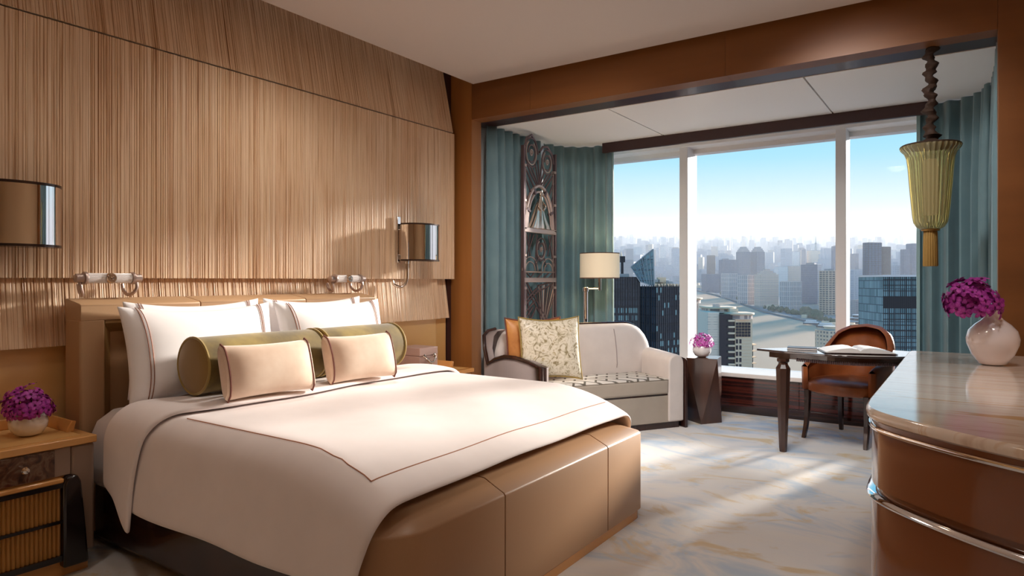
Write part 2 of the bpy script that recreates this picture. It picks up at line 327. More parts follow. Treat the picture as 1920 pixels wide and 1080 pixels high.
# ================================================================== bed
BL, BR = 1.46, 3.37                                     # left and right side of the bed along the wall
bed = thing('bed', 'large upholstered bed with tan leather headboard and foot bench', 'bed', (0, 0, 0))
hb = bed
xf = -3.50
B(-3.665, xf, BL - .005, BL + .11, .05, 1.085).build('headboard_post', 'leather_tan', bed, bevel=.012)
B(-3.665, xf, BR - .11, BR + .005, .05, 1.085).build('headboard_post', 'leather_tan', bed, bevel=.012)
ys = [BL - .005, 2.06, 2.77, BR + .005]
for a, b in zip(ys, ys[1:]):                              # padded top rail with a sloping upper face
    MB().loft([[(-3.665, y, 1.075), (xf, y, 1.075), (xf, y, 1.15), (xf - .012, y, 1.158), (-3.665, y, 1.182)] for y in (a + .0015, b - .0015)]).build('headboard_rail', 'leather_tan', bed, bevel=.004)
B(-3.665, xf - .06, BL + .11, BR - .11, .05, 1.075).build('headboard_panel', 'leather_tan', bed)
MB().loft([[(xf - .062, y, 1.012), (xf - .004, y, 1.06), (xf - .004, y, 1.076), (xf - .062, y, 1.076)] for y in (BL + .11, BR - .11)]).build('inner_bead', 'leather_green', bed)
MB().loft([[(xf - .062, BL + .16, z), (xf - .062, BL + .108, z), (xf - .004, BL + .108, z)] for z in (.05, 1.076)]).build('inner_bead', 'leather_green', bed)
B(-3.49, -1.60, BL + .05, BR - .05, .03, .30).build('base', 'dark_wood', bed, bevel=.02)
# foot bench: plinth and three padded leather panels with a sloping top
XF = -1.45
def bench_plan(inset):
    x1 = XF - inset; r = .17 - inset * .6; a0 = BL + .0 + inset; b0 = BR + .0 - inset; pts = [(x1 - .30 + inset, a0)]
    for k in range(9): a = R(-90 + 90 * k / 8); pts.append((x1 - r + r * math.cos(a), a0 + r + r * math.sin(a)))
    r2 = .05
    for k in range(5): a = R(90 * k / 4); pts.append((x1 - r2 + r2 * math.cos(a), b0 - r2 + r2 * math.sin(a)))
    pts.append((x1 - .30 + inset, b0)); return pts
def clip_y(pts, y0, y1):
    out = []; n = len(pts)
    for lo, side in ((y0, 1), (y1, -1)):
        src = pts if side == 1 else out; res = []
        for i in range(len(src)):
            p, q = src[i - 1], src[i]; ip = (p[1] - lo) * side >= 0; iq = (q[1] - lo) * side >= 0
            if ip != iq: t = (lo - p[1]) / (q[1] - p[1]); res.append((lerp(p[0], q[0], t), lo))
            if iq: res.append(q)
        out = res
    return out
MB().prism(bench_plan(.012), 0, .055).build('plinth', 'honey_wood', bed)
for a, b in ((BL - .1, 2.066), (2.07, 2.938), (2.942, BR + .1)):
    lo = clip_y(bench_plan(0), a, b); cx = XF - .16
    secs = [[(x, y, .05) for x, y in lo], [(x, y, .452) for x, y in lo]]
    for k, z in ((.006, .462), (.10, .505), (.14, .508)): secs.append([(x, y, z) for x, y in clip_y(bench_plan(k), a, b)])
    MB().loft(secs).build('bench_panel', 'leather_bench', bed, bevel=.003)
mt = MB(); pl = rrect(-3.485, -1.80, BL + .005, BR - .005, .07)
def shr(k): return [(lerp(x, -2.5, k * .03), lerp(y, 2.415, k * .04)) for x, y in pl]
mt.loft([[(x, y, .304) for x, y in shr(.6)]] + [[(x, y, z) for x, y in shr(k)] for k, z in ((0, .33), (.1, .53), (.7, .60), (2, .648))])
tag(mt.build('mattress', 'cotton', smooth=True), 'white sheeted mattress showing at the head of the bed', 'mattress')
# ------------------------------------------------------------------ duvet and folded sheet
def top_z(x): t = max(0, min(1, (x + 2.0) / .49)); return .666 - .129 * t ** 2.0
def drape_pt(x, s, off=0., hemL=.285, hemR=.30, xe=None, x0=None):
    # s in 0..1 from left hem, over the top, to right hem
    yl, yr, r = BL - .002 - off, BR + .002 + off, .11 + off; fl = .036 * sm((x + 3.2) / .35); zt = top_z(x) + off
    L1 = max(.05, zt - r - hemL); L2 = max(.05, zt - r - hemR); arc = r * math.pi / 2; top = yr - yl - 2 * r; tot = L1 + L2 + 2 * arc + top
    q = s * tot
    if q < L1: k = 1 - q / L1; y, z = yl - fl * k * (1 + .2 * math.sin(9 * x + 1)), hemL + q
    elif q < L1 + arc: a = (q - L1) / r; y, z, k = yl + r - r * math.cos(a), zt - r + r * math.sin(a), 0
    elif q < L1 + arc + top:
        t = (q - L1 - arc) / top; y = yl + r + t * top; k = 0
        z = zt + .008 * math.sin(math.pi * t) ** .7 + .003 * math.sin(7 * x + 5 * t * 3) * math.sin(math.pi * t)
    elif q < L1 + 2 * arc + top: a = (q - L1 - arc - top) / r; y, z, k = yr - r + r * math.sin(a), zt - r + r * math.cos(a), 0
    else: k = (q - L1 - 2 * arc - top) / L2; y, z = yr + fl * k, zt - r - k * L2
    xx = x
    if xe is not None:                                      # the foot edge pulls back where the cloth hangs
        drop = max(0, min(1, (zt - z) / .22)); xx = x - sm(drop) * .05 * sm((x - (xe - .9)) / .9)
    return (xx, y, z)
S_ = [i / 70 for i in range(71)]
X0, X1 = -2.98, -1.51
xs = [lerp(X0, X1, i / 40) for i in range(41)]
dv = MB().grid([[drape_pt(x, s, .012, .285, .30, X1) for s in S_] for x in xs]).build('duvet', 'duvet_cotton', smooth=True, solid=.022, sub=1)
tag(dv, 'white cotton duvet with one brown stitched border spread over the bed', 'duvet')
def seam(pts): return MB().tube(pts, .0021, 6)
def s_at(x, ytarget, off):
    lo, hi = (.0, .5) if ytarget < 2.4 else (.5, 1.)
    best = min((abs(drape_pt(x, i / 400, off)[1] - ytarget), i / 400) for i in range(int(lo * 400), int(hi * 400) + 1)); return best[1]
so = .0245
yb = BL + .085; xq = -1.62
ln = [drape_pt(x, s_at(x, yb + .0, so), so, .285, .30, X1) for x in [lerp(-2.72, xq, i / 30) for i in range(31)]]
sa, sb = s_at(xq, yb, so), s_at(xq, BR - .12, so)
ln2 = [drape_pt(xq, lerp(sa, sb, i / 50), so, .285, .30, X1) for i in range(51)]
seam(ln).build('stitch_line', 'stitch', dv); seam(ln2).build('stitch_line', 'stitch', dv)
def fold_x(s, e): # front edge of the folded sheet runs back towards the pillows at the hem
    return e - .16 * sm((.30 - s) / .25) - .02 * math.sin(s * 11)
rows = []
for i in range(15):
    rows.append([drape_pt(lerp(-3.075 - .09 * sm((.27 - s) / .12), fold_x(s, -2.72), i / 14), s, .041 + .010 * math.sin(math.pi * i / 14), .30 - .09 * sm((i / 14 - .4) / .6) + .06 * (1 - i / 14), .32) for s in S_])
fs = MB().grid(rows).build('folded_sheet', 'duvet_cotton', smooth=True, solid=.02, sub=1)
tag(fs, 'white sheet folded back over the duvet below the pillows', 'sheet')
# ------------------------------------------------------------------ pillows
def pillow_surf(w, h, t, u, v, side, pin=.06):
    x = w / 2 * u * (1 - pin * (1 - v * v)); z = h / 2 * v * (1 - pin * 2.6 * (1 - u * u)); y = side * t / 2 * max(0, (1 - abs(u) ** 3.2) * (1 - abs(v) ** 3.0)) ** .6
    return (x, y, z)
def pillow(name, w, h, t, m, parent, n=18, pin=.06, **kw):
    mb = MB(); g = [-1 + 2 * i / n for i in range(n + 1)]; g = [math.sin(x * math.pi / 2) * .5 + x * .5 for x in g]
    for side in (1, -1): mb.grid([[pillow_surf(w, h, t, u, v, side, pin) for u in g] for v in g])
    return mb.build(name, m, parent, smooth=True, sub=1, weld=True)
def place(o, loc, width_dir, lean):                       # width_dir: angle of local +x; lean back by tilting about the width axis
    o.location = loc; o.rotation_euler = (Matrix.Rotation(width_dir, 3, 'Z') @ Matrix.Rotation(lean, 3, 'X')).to_euler()
PW, PH = .84, .50
def bed_pillow(label, y, x, lean, z=.915, yawj=0., w=PW, T=.17):
    t = thing('pillow', label, 'pillow', group='white pillows against the headboard')
    pillow('pillow_case', w, PH, T, 'cotton', t)
    for side in (-1,):
        for u in (-.80, -.765, .80, .765):
            pts = []
            for i in range(25):
                p = pillow_surf(w, PH, T, u, -.985 + 1.97 * i / 24, side); pts.append((p[0], p[1] - .0025, p[2]))
            MB().tube(pts, .0022, 5).build('stitch_stripe', 'stitch_brown', t)
    place(t, (x, y, z), R(90) + yawj, lean)
# local +y must point to the wall (-x): rotating +90 about Z sends local x to +Y and local y to -X
bed_pillow('front white pillow at the left, nearer the left nightstand', 1.935, -3.235, R(-13), .912)
bed_pillow('white pillow mostly hidden behind the left front pillow', 2.0, -3.415, R(-6), .925, 0, .78, .12)
bed_pillow('white pillow on the half of the bed nearer the window', 2.785, -3.235, R(-13), .912)
bed_pillow('white pillow mostly hidden behind the pillow nearer the window', 2.79, -3.415, R(-6), .925, 0, .78, .12)
def bolster(y0, y1, label):
    L = y1 - y0; t = thing('bolster', label, 'bolster', (-2.98, y0, .872), 0, 'olive velvet bolsters'); r = .132
    MB().loft([[(r * k * math.cos(a), L * s, r * k * math.sin(a)) for a in [2 * math.pi * i / 32 for i in range(32)]] for s, k in ((0, .985), (.03, 1), (.5, 1.015), (.97, 1), (1, .985))], cap=False).build('cover', 'olive_velvet', t, smooth=True)
    for y, sg in ((0, -1), (L, 1)):
        MB().loft([[(r * k * math.cos(a), y + sg * d, r * k * math.sin(a)) for a in [2 * math.pi * i / 32 for i in range(32)]] for k, d in ((.99, 0), (.9, .006), (.5, .012), (.05, .014))]).build('end_cap', 'olive_end', t, smooth=True)
        MB().tube([(r * math.cos(a), y, r * math.sin(a)) for a in [2 * math.pi * i / 32 for i in range(32)]], .0065, 6, True).build('piping', 'olive_piping', t, smooth=True)
bolster(1.72, 2.395, 'olive velvet bolster with its round gold end facing the left nightstand')
bolster(2.43, 3.0, 'olive velvet bolster nearer the window, behind the second blush cushion')
def box_cushion(label, x, y, yaw, w=.43, h=.265, t=.13, lean=R(-16)):
    c = thing('lumbar_cushion', label, 'cushion', group='blush cushions on the bed'); n = 12
    g = [-1 + 2 * i / n for i in range(n + 1)]; mb = MB()
    def sf(u, v, s): return (w / 2 * u * (1 - .03 * (1 - v * v)), s * (t / 2 * (1 - .35 * v * v) * (.62 + .38 * (1 - u ** 4)) * (1 - abs(v) ** 6) ** .5), h / 2 * v * (1 - .06 * (1 - u * u)))
    for s in (1, -1): mb.grid([[sf(u, v, s) for u in g] for v in g])
    mb.build('cover', 'blush_velvet', c, smooth=True, sub=1, weld=True)
    for u in (-1, 1):
        front = [sf(u, v, -1) for v in g]; back = [sf(u, v, 1) for v in reversed(g)]; ring = front + back[1:-1]
        e = MB().loft([[(p[0], p[1], p[2]) for p in ring], [(p[0] + u * .012, p[1] * .8, p[2] * .9) for p in ring], [(p[0] + u * .016, p[1] * .2, p[2] * .3) for p in ring]]).build('gusset', 'blush_velvet', c, smooth=True)
        MB().tube(ring, .0045, 6, True).build('piping', 'plum_piping', c, smooth=True)
    place(c, (x, y, .853), R(90) + yaw, lean)
box_cushion('blush velvet oblong cushion with plum piping, in front of the left bolster', -2.745, 1.955, R(-6))
box_cushion('blush velvet oblong cushion with plum piping, nearer the window', -2.745, 2.535, R(-7), w=.41)
# ================================================================== nightstands
def nightstand(name, label, y0, y1, full):
    t = thing(name, label, 'nightstand', (0, 0, 0), 0, 'bedside cabinets'); xb, xf = -3.665, -3.20
    if full:
        B(xb, xf - .02, y0 + .10, y1 - .105, .09, .44).build('carcass', 'honey_wood', t)
        B(xb, xf - .01, y1 - .10, y1 - .005, .08, .552).build('side_block', 'taupe_lacquer', t, bevel=.012)
        B(xb, xf - .01, y0 + .005, y0 + .10, .08, .552).build('side_block', 'taupe_lacquer', t, bevel=.012)
        up = B(xf - .20, xf - .012, y0 + .101, y1 - .101, .43, .552).build('upper_drawer', 'taupe_lacquer', t, bevel=.003)
        B(xf - .013, xf - .004, y0 + .17, y1 - .165, .434, .548).build('inlay_panel', 'shell_inlay', up, bevel=.002)
        MB().lathe([(.006, 0), (.006, .012), (.013, .018), (.016, .026), (.012, .034), (.004, .037)], 16).build('knob', 'chrome', up, smooth=True)
        k = up.children[-1]; k.rotation_euler = (0, R(90), 0); k.location = (xf - .004, y1 - .28, .492)
        B(xf - .03, xf + .012, y0 + .09, y1 - .135, .405, .425).build('drawer_rail', 'honey_wood', t, bevel=.006)
        MB().loft([[(xf - .02, y, .385), (xf + .01, y, .385), (xf + .01, y, .405), (xf - .02, y, .405)] for y in (y0 + .09, y1 - .135)]).build('rail_dark_strip', 'black_lacquer', t)  # black strip under the drawer rail
        for z0, z1 in ((.245, .382), (.095, .232)):
            d = B(xf - .25, xf - .012, y0 + .10, y1 - .14, z0, z1).build('drawer', 'drawer_reed', t)
            n = 34; a = y0 + .10; w = (y1 - .14 - a) / n
            r = MB()
            for i in range(n): r.loft([[(xf - .012 + .009 * math.sin(math.pi * k / 4), a + w * i + w * k / 4, z) for k in range(5)] for z in (z0, z1)])
            r = r.build('reeding', 'drawer_reed', d, smooth=True); r['kind'] = 'stuff'
        B(xf - .03, xf + .006, y0 + .09, y1 - .135, .07, .095).build('bottom_rail', 'black_lacquer', t)
        B(xf - .03, xf + .004, y0 + .09, y1 - .135, .232, .245).build('drawer_gap', 'black_lacquer', t)
        pts = [(y1 - .14, .04), (y1 - .14, .40), (y1 - .125, .43), (y1 - .085, .43), (y1 - .07, .40), (y1 - .05, .18), (y1 - .04, .04)]
        MB().loft([[(x, y, z) for y, z in pts] for x in (xf - .08, xf + .02)]).build('curved_post', 'black_lacquer', t, bevel=.01)
        B(xb, xf - .02, y0 + .02, y1 - .03, 0, .07).build('plinth', 'honey_wood', t)
    else:
        B(xb, xf - .02, y0 + .01, y1 - .01, .08, .55).build('carcass', 'taupe_lacquer', t, bevel=.012)
        B(xb, xf - .05, y0 + .03, y1 - .03, 0, .08).build('plinth', 'honey_wood', t)
        for z0, z1 in ((.44, .545), (.26, .43), (.09, .25)):
            d = B(xf - .03, xf - .005, y0 + .03, y1 - .03, z0, z1).build('drawer', 'honey_wood', t, bevel=.003)
    B(xb, xf, y0, y1, .553, .585).build('top', 'honey_wood', t, bevel=.004)
    B(xb + .04, xf - .045, y0 + .04, y1 - .045, .585, .5865).build('inset_panel', 'satin_panel', t)
    # raised gallery with a scrolled end along the bed side and the wall
    sd = y1 - .05 if full else y1 - .09
    MB().loft([[(x, sd + a, .585 + b) for a, b in ((-.012, 0), (.02, 0), (.026, .03), (.03, .045), (.012, .05), (0, .03))] for x in (xb, xf - .17, xf - .155)]).build('gallery', 'honey_wood', t, bevel=.003)
    B(xb, xb + .02, y0, y1, .585, .632).build('gallery', 'honey_wood', t, bevel=.003)
    return t
nightstand('nightstand', 'honey wood nightstand with reeded drawers at the left side of the bed', .60, 1.40, True)
nightstand('nightstand', 'honey wood nightstand under the pink leather box, beside the portal', 3.44, 4.14, False)
# leather box
bx = thing('leather_box', 'mauve leather box with a twisted metal handle on the far nightstand', 'box', (-3.485, 3.80, .587))
B(-.115, .115, -.10, .10, 0, .115).build('box_body', 'mauve_leather', bx, bevel=.004); B(-.116, .116, -.101, .101, .117, .178).build('box_lid', 'mauve_leather', bx, bevel=.004)
MB().tube(spline([(.118, -.055, .115), (.135, -.05, .10), (.14, -.025, .072), (.14, 0, .066), (.14, .025, .072), (.135, .05, .10), (.118, .055, .115)], 5), .0075, 8).build('handle', 'nickel', bx, smooth=True)
for y in (-.055, .055): MB().lathe([(.012, 0), (.014, .006), (.006, .012)], 12).build('handle_mount', 'nickel', bx, smooth=True).matrix_local = Matrix.Translation((.116, y, .115)) @ Matrix.Rotation(R(90), 4, 'Y')
MB().tube([(.118, 0, .085), (.13, 0, .07), (.132, .004, .04), (.13, 0, .03)], .006, 8).build('clasp', 'nickel', bx, smooth=True)
# ------------------------------------------------------------------ flowers
def floret_mesh(name, r, m1, m2):
    mb = MB()
    for k in range(5):
        a = 2 * math.pi * k / 5; w = .42 if k % 2 else .3
        ring = []
        for i, (rad, wd, z) in enumerate(((.08, .1, 0), (.55, w, .12), (.9, w * .8, .05), (1.05, .05, -.08))):
            for s in (-1, 1):
                x, y = rad * r, s * wd * r; ring.append((x * math.cos(a) - y * math.sin(a), x * math.sin(a) + y * math.cos(a), z * r))
        mb.add(ring, [(0, 1, 3, 2), (2, 3, 5, 4), (4, 5, 7, 6)])
    n1 = len(mb.f); mb.lathe([(.16 * r, .0), (.2 * r, .15 * r), (.04 * r, .3 * r)], 6)
    me = mb.mesh(name); me.materials.append(M[m1]); me.materials.append(M[m2])
    for i, p in enumerate(me.polygons): p.material_index = 0 if i < n1 else 1; p.use_smooth = True
    return me
def bouquet(label, loc, rx, rz, n, fr, mats, shift=(0, 0), seed=3, stem_to=0.):
    t = thing('orchid_bouquet', label, 'flowers', loc, 0, 'orchid bouquets'); rng = random.Random(seed); me = floret_mesh('floret', fr, *mats)
    for i in range(n):
        th = math.acos(1 - 1.25 * (i + .5) / n); ph = 2.39996 * i; d = Vector((math.sin(th) * math.cos(ph), math.sin(th) * math.sin(ph), math.cos(th)))
        k = rng.uniform(.7, 1.12); p = Vector((d.x * rx * k + shift[0] * d.z * .3, d.y * rx * k + shift[1] * d.z * .3, d.z * rz * k + rng.uniform(-.1, .1) * fr))
        o = bpy.data.objects.new('floret', me); COL.objects.link(o); o.parent = t; o.location = p
        o.rotation_euler = ((d + Vector((rng.uniform(-.4, .4), rng.uniform(-.4, .4), rng.uniform(-.2, .3)))).to_track_quat('Z', 'Y') @ Matrix.Rotation(rng.uniform(0, 6.3), 3, 'Z').to_quaternion()).to_euler()
        s = rng.uniform(.8, 1.15); o.scale = (s, s, s)
    for k in range(5):
        a = 1.26 * k; MB().tube([(rx * .08 * math.cos(a), rx * .08 * math.sin(a), -stem_to), (rx * .2 * math.cos(a), rx * .2 * math.sin(a), 0), (rx * .55 * math.cos(a), rx * .55 * math.sin(a), rz * .55)], .003, 5).build('stem', 'stem_green', t)
    return t
def bowl(label, loc, r, h):
    t = tag(MB().lathe([(r * .42, 0), (r * .72, h * .1), (r * .96, h * .34), (r, h * .52), (r * .94, h * .74), (r * .76, h * .94), (r * .70, h), (r * .66, h), (r * .7, h * .93), (r * .86, h * .72), (r * .9, h * .5), (r * .6, h * .12), (.001, h * .08)], 36).build('bowl_vase', 'porcelain', smooth=True), label, 'vase', 'round white bowl vases')
    t.location = loc
bowl('round white bowl vase on the left nightstand', (-3.42, 1.215, .587), .074, .115)
bouquet('purple orchid blooms in the bowl on the left nightstand', (-3.42, 1.215, .70), .098, .10, 62, .026, ('orchid', 'orchid_eye'), seed=2, stem_to=.09)
# ================================================================== wall lamps
def sconce(label, y):
    t = thing('wall_sconce', label, 'wall lamp', (XW + .03, y, 1.568), 0, 'mirrored wall sconces'); h = .134; a, b = .18, .165
    pl = [(b * max(0, math.cos(q)) ** .75 + .05, a * math.sin(q)) for q in [R(-90 + 180 * i / 32) for i in range(33)]]
    MB().loft([[(x, yy, z) for x, yy in pl] for z in (-h, h)], cap=False, closed=False).build('mirror_shade', 'chrome', t, smooth=True)
    for z0, z1 in ((h, h + .012), (-h - .012, -h)):
        MB().prism([(x * 1.008, yy * 1.01) for x, yy in pl], z0, z1).build('rim', 'smoke_rim', t)
    B(.0, .055, -a + .01, -a + .03, -.10, .10).build('bracket', 'nickel', t, bevel=.004)
    B(.0, .018, -a + .0, -a + .035, -.16, .20).build('wall_plate', 'chrome', t, bevel=.004)
    MB().tube(spline([(.06, -a + .06, -h), (.062, -a + .06, -.27), (.055, -a + .045, -.325), (.035, -a + .01, -.348), (.012, -a - .03, -.33), (.005, -a - .045, -.30)], 6), .011, 10).build('hook_arm', 'nickel', t, smooth=True)
    MB().lathe([(.017, -h - .035), (.017, -h - .012)], 14, (.06, -a + .06, 0)).build('collar', 'chrome', t, smooth=True)
sconce('mirrored wall sconce between the bed and the portal', 3.935)
sconce('mirrored wall sconce cut by the left edge of the picture', 1.225)
def reading_lamp(label, y):
    t = thing('reading_lamp', label, 'reading lamp', (XW + .115, y, 1.282), 0, 'horizontal reading lamps'); L = .105
    def ycyl(prof, n=24, fl=0, nf=0): return [[(r * (1 + fl * math.cos(nf * q)) * math.cos(q), yy, r * (1 + fl * math.cos(nf * q)) * math.sin(q)) for q in [2 * math.pi * i / n for i in range(n)]] for r, yy in prof]
    MB().loft(ycyl([(.024, -L), (.024, L)], 96, .05, 24)).build('fluted_tube', 'porcelain', t, smooth=True)
    for s in (-1, 1):
        MB().loft(ycyl([(.030, s * L), (.032, s * (L + .006)), (.032, s * (L + .014)), (.022, s * (L + .016)), (.021, s * (L + .05)), (.015, s * (L + .054))])).build('end_cap', 'bronze', t, smooth=True)
        MB().tube(spline([(0, s * (L + .03), -.02), (.004, s * (L + .028), -.05), (-.01, s * (L + .015), -.078), (-.045, s * (L + .005), -.085), (-.08, s * L, -.06), (-.09, s * L, -.03)], 5), .009, 8).build('bracket', 'bronze', t, smooth=True)
    MB().loft([[(x, r * math.cos(q), r * math.sin(q)) for q in [2 * math.pi * i / 20 for i in range(20)]] for r, x in ((.026, -.01), (.026, .026), (.02, .034), (.009, .034), (.007, .040), (.002, .041))]).build('rosette', 'nickel', t, smooth=True)
reading_lamp('fluted horizontal reading lamp above the left pillow', 1.625)
reading_lamp('fluted horizontal reading lamp above the pillow nearer the window', 3.19)
# ================================================================== curtains
def curtain(label, path, pleats, amp, z0=.015, z1=2.648, lead=None, seed=1):
    P = [Vector(p) for p in spline([(*p, 0) for p in path], 10)] if len(path) > 2 else [Vector((*lerp2(path[0], path[1], i / 20), 0)) for i in range(21)]
    cum = [0]
    for a, b in zip(P, P[1:]): cum.append(cum[-1] + (b - a).length)
    L = cum[-1]; n = pleats * 10; rng = random.Random(seed); ph = [rng.uniform(-.35, .35) for _ in range(pleats + 2)]; am = [rng.uniform(.7, 1.2) for _ in range(pleats + 2)]
    def at(s):
        s = max(0, min(L, s)); i = next((k for k in range(len(cum) - 1) if cum[k + 1] >= s), len(cum) - 2); t = (s - cum[i]) / max(1e-6, cum[i + 1] - cum[i])
        p = P[i].lerp(P[i + 1], t); d = (P[min(i + 1, len(P) - 1)] - P[max(i - 1, 0)]).normalized(); return p, Vector((-d.y, d.x, 0))
    rows = []
    for r in range(13):
        t = r / 12; z = lerp(z1, z0, t); row = []
        for i in range(n + 1):
            q = i / n; k = q * pleats; j = int(k); f = sm(k - j); pa = lerp(ph[j], ph[j + 1], f); aa = lerp(am[j], am[j + 1], f)
            p, nn = at(q * L); w = math.sin(2 * math.pi * k + pa * t); w = math.copysign(abs(w) ** .8, w)
            row.append(tuple(p + nn * amp * aa * w * (.55 + .45 * min(1, t * 4)) + Vector((0, 0, z))))
        rows.append(row)
    t = thing('curtain', label, 'curtain', (0, 0, 0), 0, 'teal curtains around the bay')
    MB().grid(rows).build('cloth', 'curtain_teal', t, smooth=True, solid=.004)
    if lead is not None:
        c = 0 if lead == 0 else n
        MB().loft([[(p[0] - .012, p[1] - .006, p[2]), (p[0] + .012, p[1] - .006, p[2]), (p[0] + .012, p[1] + .006, p[2]), (p[0] - .012, p[1] + .006, p[2])] for p in [r[c] for r in rows]]).build('leading_edge', 'curtain_edge', t, smooth=True)
def lerp2(a, b, t): return (lerp(a[0], b[0], t), lerp(a[1], b[1], t))
curtain('teal curtain along the left side of the bay behind the metal screen', [(-3.52, 4.74), (-3.52, 5.2), (-3.52, 5.62)], 7, .055, seed=1)
curtain('teal curtain rounding the left corner of the bay beside the floor lamp', [(-3.52, 5.70), (-3.46, 5.92), (-3.28, 6.10), (-3.12, 6.13), (-2.98, 6.14)], 6, .05, lead=1, seed=2)
curtain('teal curtain at the right edge of the window behind the pendant', [(-.33, 6.14), (-.2, 6.13), (-.06, 6.09), (.08, 5.93), (.12, 5.72)], 6, .05, lead=0, seed=3)
curtain('teal curtain along the right side of the bay beside the wooden jamb', [(.145, 5.66), (.15, 5.2), (.155, 4.74)], 7, .04, seed=4)
# ================================================================== metal screen
sc = thing('metal_screen', 'tall bronze openwork screen with roses and a robed figure under an arch', 'screen', (-3.34, 5.045, 0)); SW = .557
def bar(pts, r=.007, m='bronze_dark', n=6): return MB().tube([(0, y, z) for y, z in pts], r * 1.25, n).build('bar', m, sc, smooth=True)
for y in (0, SW): B(-.018, .018, y - .012, y + .012, 0, 2.50).build('post', 'bronze_dark', sc, bevel=.003)
for y in (.035, SW - .035): B(-.008, .008, y - .004, y + .004, 0, 2.30).build('post', 'bronze', sc)
for z in (.35, 1.35): B(-.008, .008, 0, SW, z - .006, z + .006).build('rail', 'bronze', sc)
for z in (.85, 1.275, 1.735): B(-.02, .02, 0, SW, z - .022, z + .022).build('rail', 'bronze', sc, bevel=.003)
for z in (2.32, 2.0, 1.75, 1.5, 1.2, .9):
    for y in (.017, SW - .017): B(-.02, .02, y - .017, y + .017, z - .012, z + .012).build('clip', 'bronze', sc, bevel=.003)
def arch(rx, rz, z0, r, m): bar([(SW / 2 + rx * math.cos(R(a)), z0 + rz * math.sin(R(a))) for a in range(0, 181, 10)], r, m)
arch(.245, .40, 1.76, .013, 'bronze'); arch(.205, .345, 1.76, .009, 'bronze')
for a in (25, 65, 115, 155): B(-.018, .018, -.03, .03, -.012, .012).build('arch_block', 'bronze_dark', sc).matrix_local = Matrix.Translation((0, SW / 2 + .225 * math.cos(R(a)), 1.76 + .372 * math.sin(R(a)))) @ Matrix.Rotation(R(a), 4, 'X')
def rose(cy, cz, r, k=1.):
    for turn in range(3):
        bar([(cy + r * (1 - .2 * turn - .12 * t / 20) * math.cos(t * .33 + turn * 2.1), cz + k * r * (1 - .2 * turn - .12 * t / 20) * math.sin(t * .33 + turn * 2.1)) for t in range(0, 17)], .0055, 'bronze' if turn % 2 else 'bronze_dark')
    bar([(cy + r * .25 * (1 - t / 20) * math.cos(t * .6), cz + k * r * .25 * (1 - t / 20) * math.sin(t * .6)) for t in range(0, 18)], .0055, 'bronze')
rose(.14, 2.45, .115, 1.25); rose(.42, 2.40, .105, 1.2); rose(.31, 1.56, .095, 1.2)
bar([(.03, 2.50), (.06, 2.58), (.14, 2.62), (.21, 2.56), (.25, 2.46)], .009); bar([(.28, 2.48), (.34, 2.54), (.42, 2.55), (.50, 2.50), (.54, 2.40)], .009)
for y0, z0, y1, z1 in ((.02, 2.32, .20, 2.12), (.02, 2.24, .14, 2.07), (.02, 2.14, .08, 1.98), (.06, 2.34, .24, 2.15), (.13, 2.33, .26, 2.16), (.20, 2.36, .275, 2.17), (.28, 2.17, .33, 2.42), (.25, 2.40, .29, 2.17),
                       (.54, 2.30, .36, 2.12), (.54, 2.22, .43, 2.06), (.54, 2.12, .48, 1.98), (.49, 2.30, .32, 2.15), (.42, 2.28, .30, 2.16), (.36, 2.30, .29, 2.17)): bar([(y0, z0), (y1, z1)], .0065)
for c, r in ((.12, .13), (.12, .085), (.44, .12), (.44, .075)): bar([(c + r * math.cos(R(a)), 1.36 + r * math.sin(R(a))) for a in range(0, 181, 15)], .005, 'bronze')
for y0, z0, y1, z1 in ((.05, 1.70, .12, 1.50), (.12, 1.70, .06, 1.46), (.18, 1.70, .10, 1.56), (.50, 1.70, .42, 1.50), (.44, 1.70, .52, 1.48), (.22, 1.42, .27, 1.50), (.40, 1.40, .36, 1.49), (.24, 1.70, .20, 1.40),
                       (.06, 1.34, .14, 1.29), (.18, 1.34, .12, 1.29), (.24, 1.29, .34, 1.35), (.34, 1.29, .46, 1.35), (.44, 1.29, .54, 1.35)): bar([(y0, z0), (y1, z1)], .0055)
for i in range(9): bar([(.30 + .012 * i, .88), (.22 + .045 * i, 1.25 - .012 * abs(i - 4))], .0055, 'bronze' if i % 2 else 'bronze_dark')
for y0, z0, y1, z1 in ((.02, 1.24, .34, .9), (.06, 1.25, .40, .9), (.02, 1.08, .24, 1.2), (.02, 1.04, .30, 1.2), (.03, .98, .20, 1.08), (.03, .92, .16, 1.02), (.12, .88, .05, 1.18), (.25, 1.22, .54, 1.26), (.2, 1.15, .52, 1.24), (.10, .88, .22, 1.02)): bar([(y0, z0), (y1, z1)], .007)
for i in range(6): bar([(.05 + .09 * i, .02), (.09 + .075 * i, .83)], .006)
# robed figure under the arch
sec = []
for z, rx, ry, cy in ((1.757, .04, .20, 0), (1.78, .042, .175, .0), (1.84, .04, .12, -.01), (1.90, .036, .085, -.012), (1.96, .03, .058, -.005), (2.0, .026, .046, .005), (2.03, .018, .028, .012), (2.05, .011, .013, .016), (2.06, .012, .013, .018), (2.08, .017, .018, .02), (2.10, .015, .016, .021), (2.117, .006, .006, .021)):
    fold = .16 if z < 1.97 else 0
    sec.append([(rx * (1 + fold * math.cos(7 * q)) * math.cos(q), SW / 2 + cy + ry * (1 + fold * .5 * math.cos(7 * q)) * math.sin(q), z) for q in [2 * math.pi * i / 42 for i in range(42)]])
MB().loft(sec).build('robed_figure', 'nickel', sc, smooth=True)
for s in (-1, 1): MB().tube(spline([(.01, SW / 2 + s * .02, 2.02), (.03, SW / 2 + s * .06, 1.97), (.035, SW / 2 + s * .02, 1.93)], 5), .010, 7).build('figure_arm', 'nickel', sc, smooth=True)
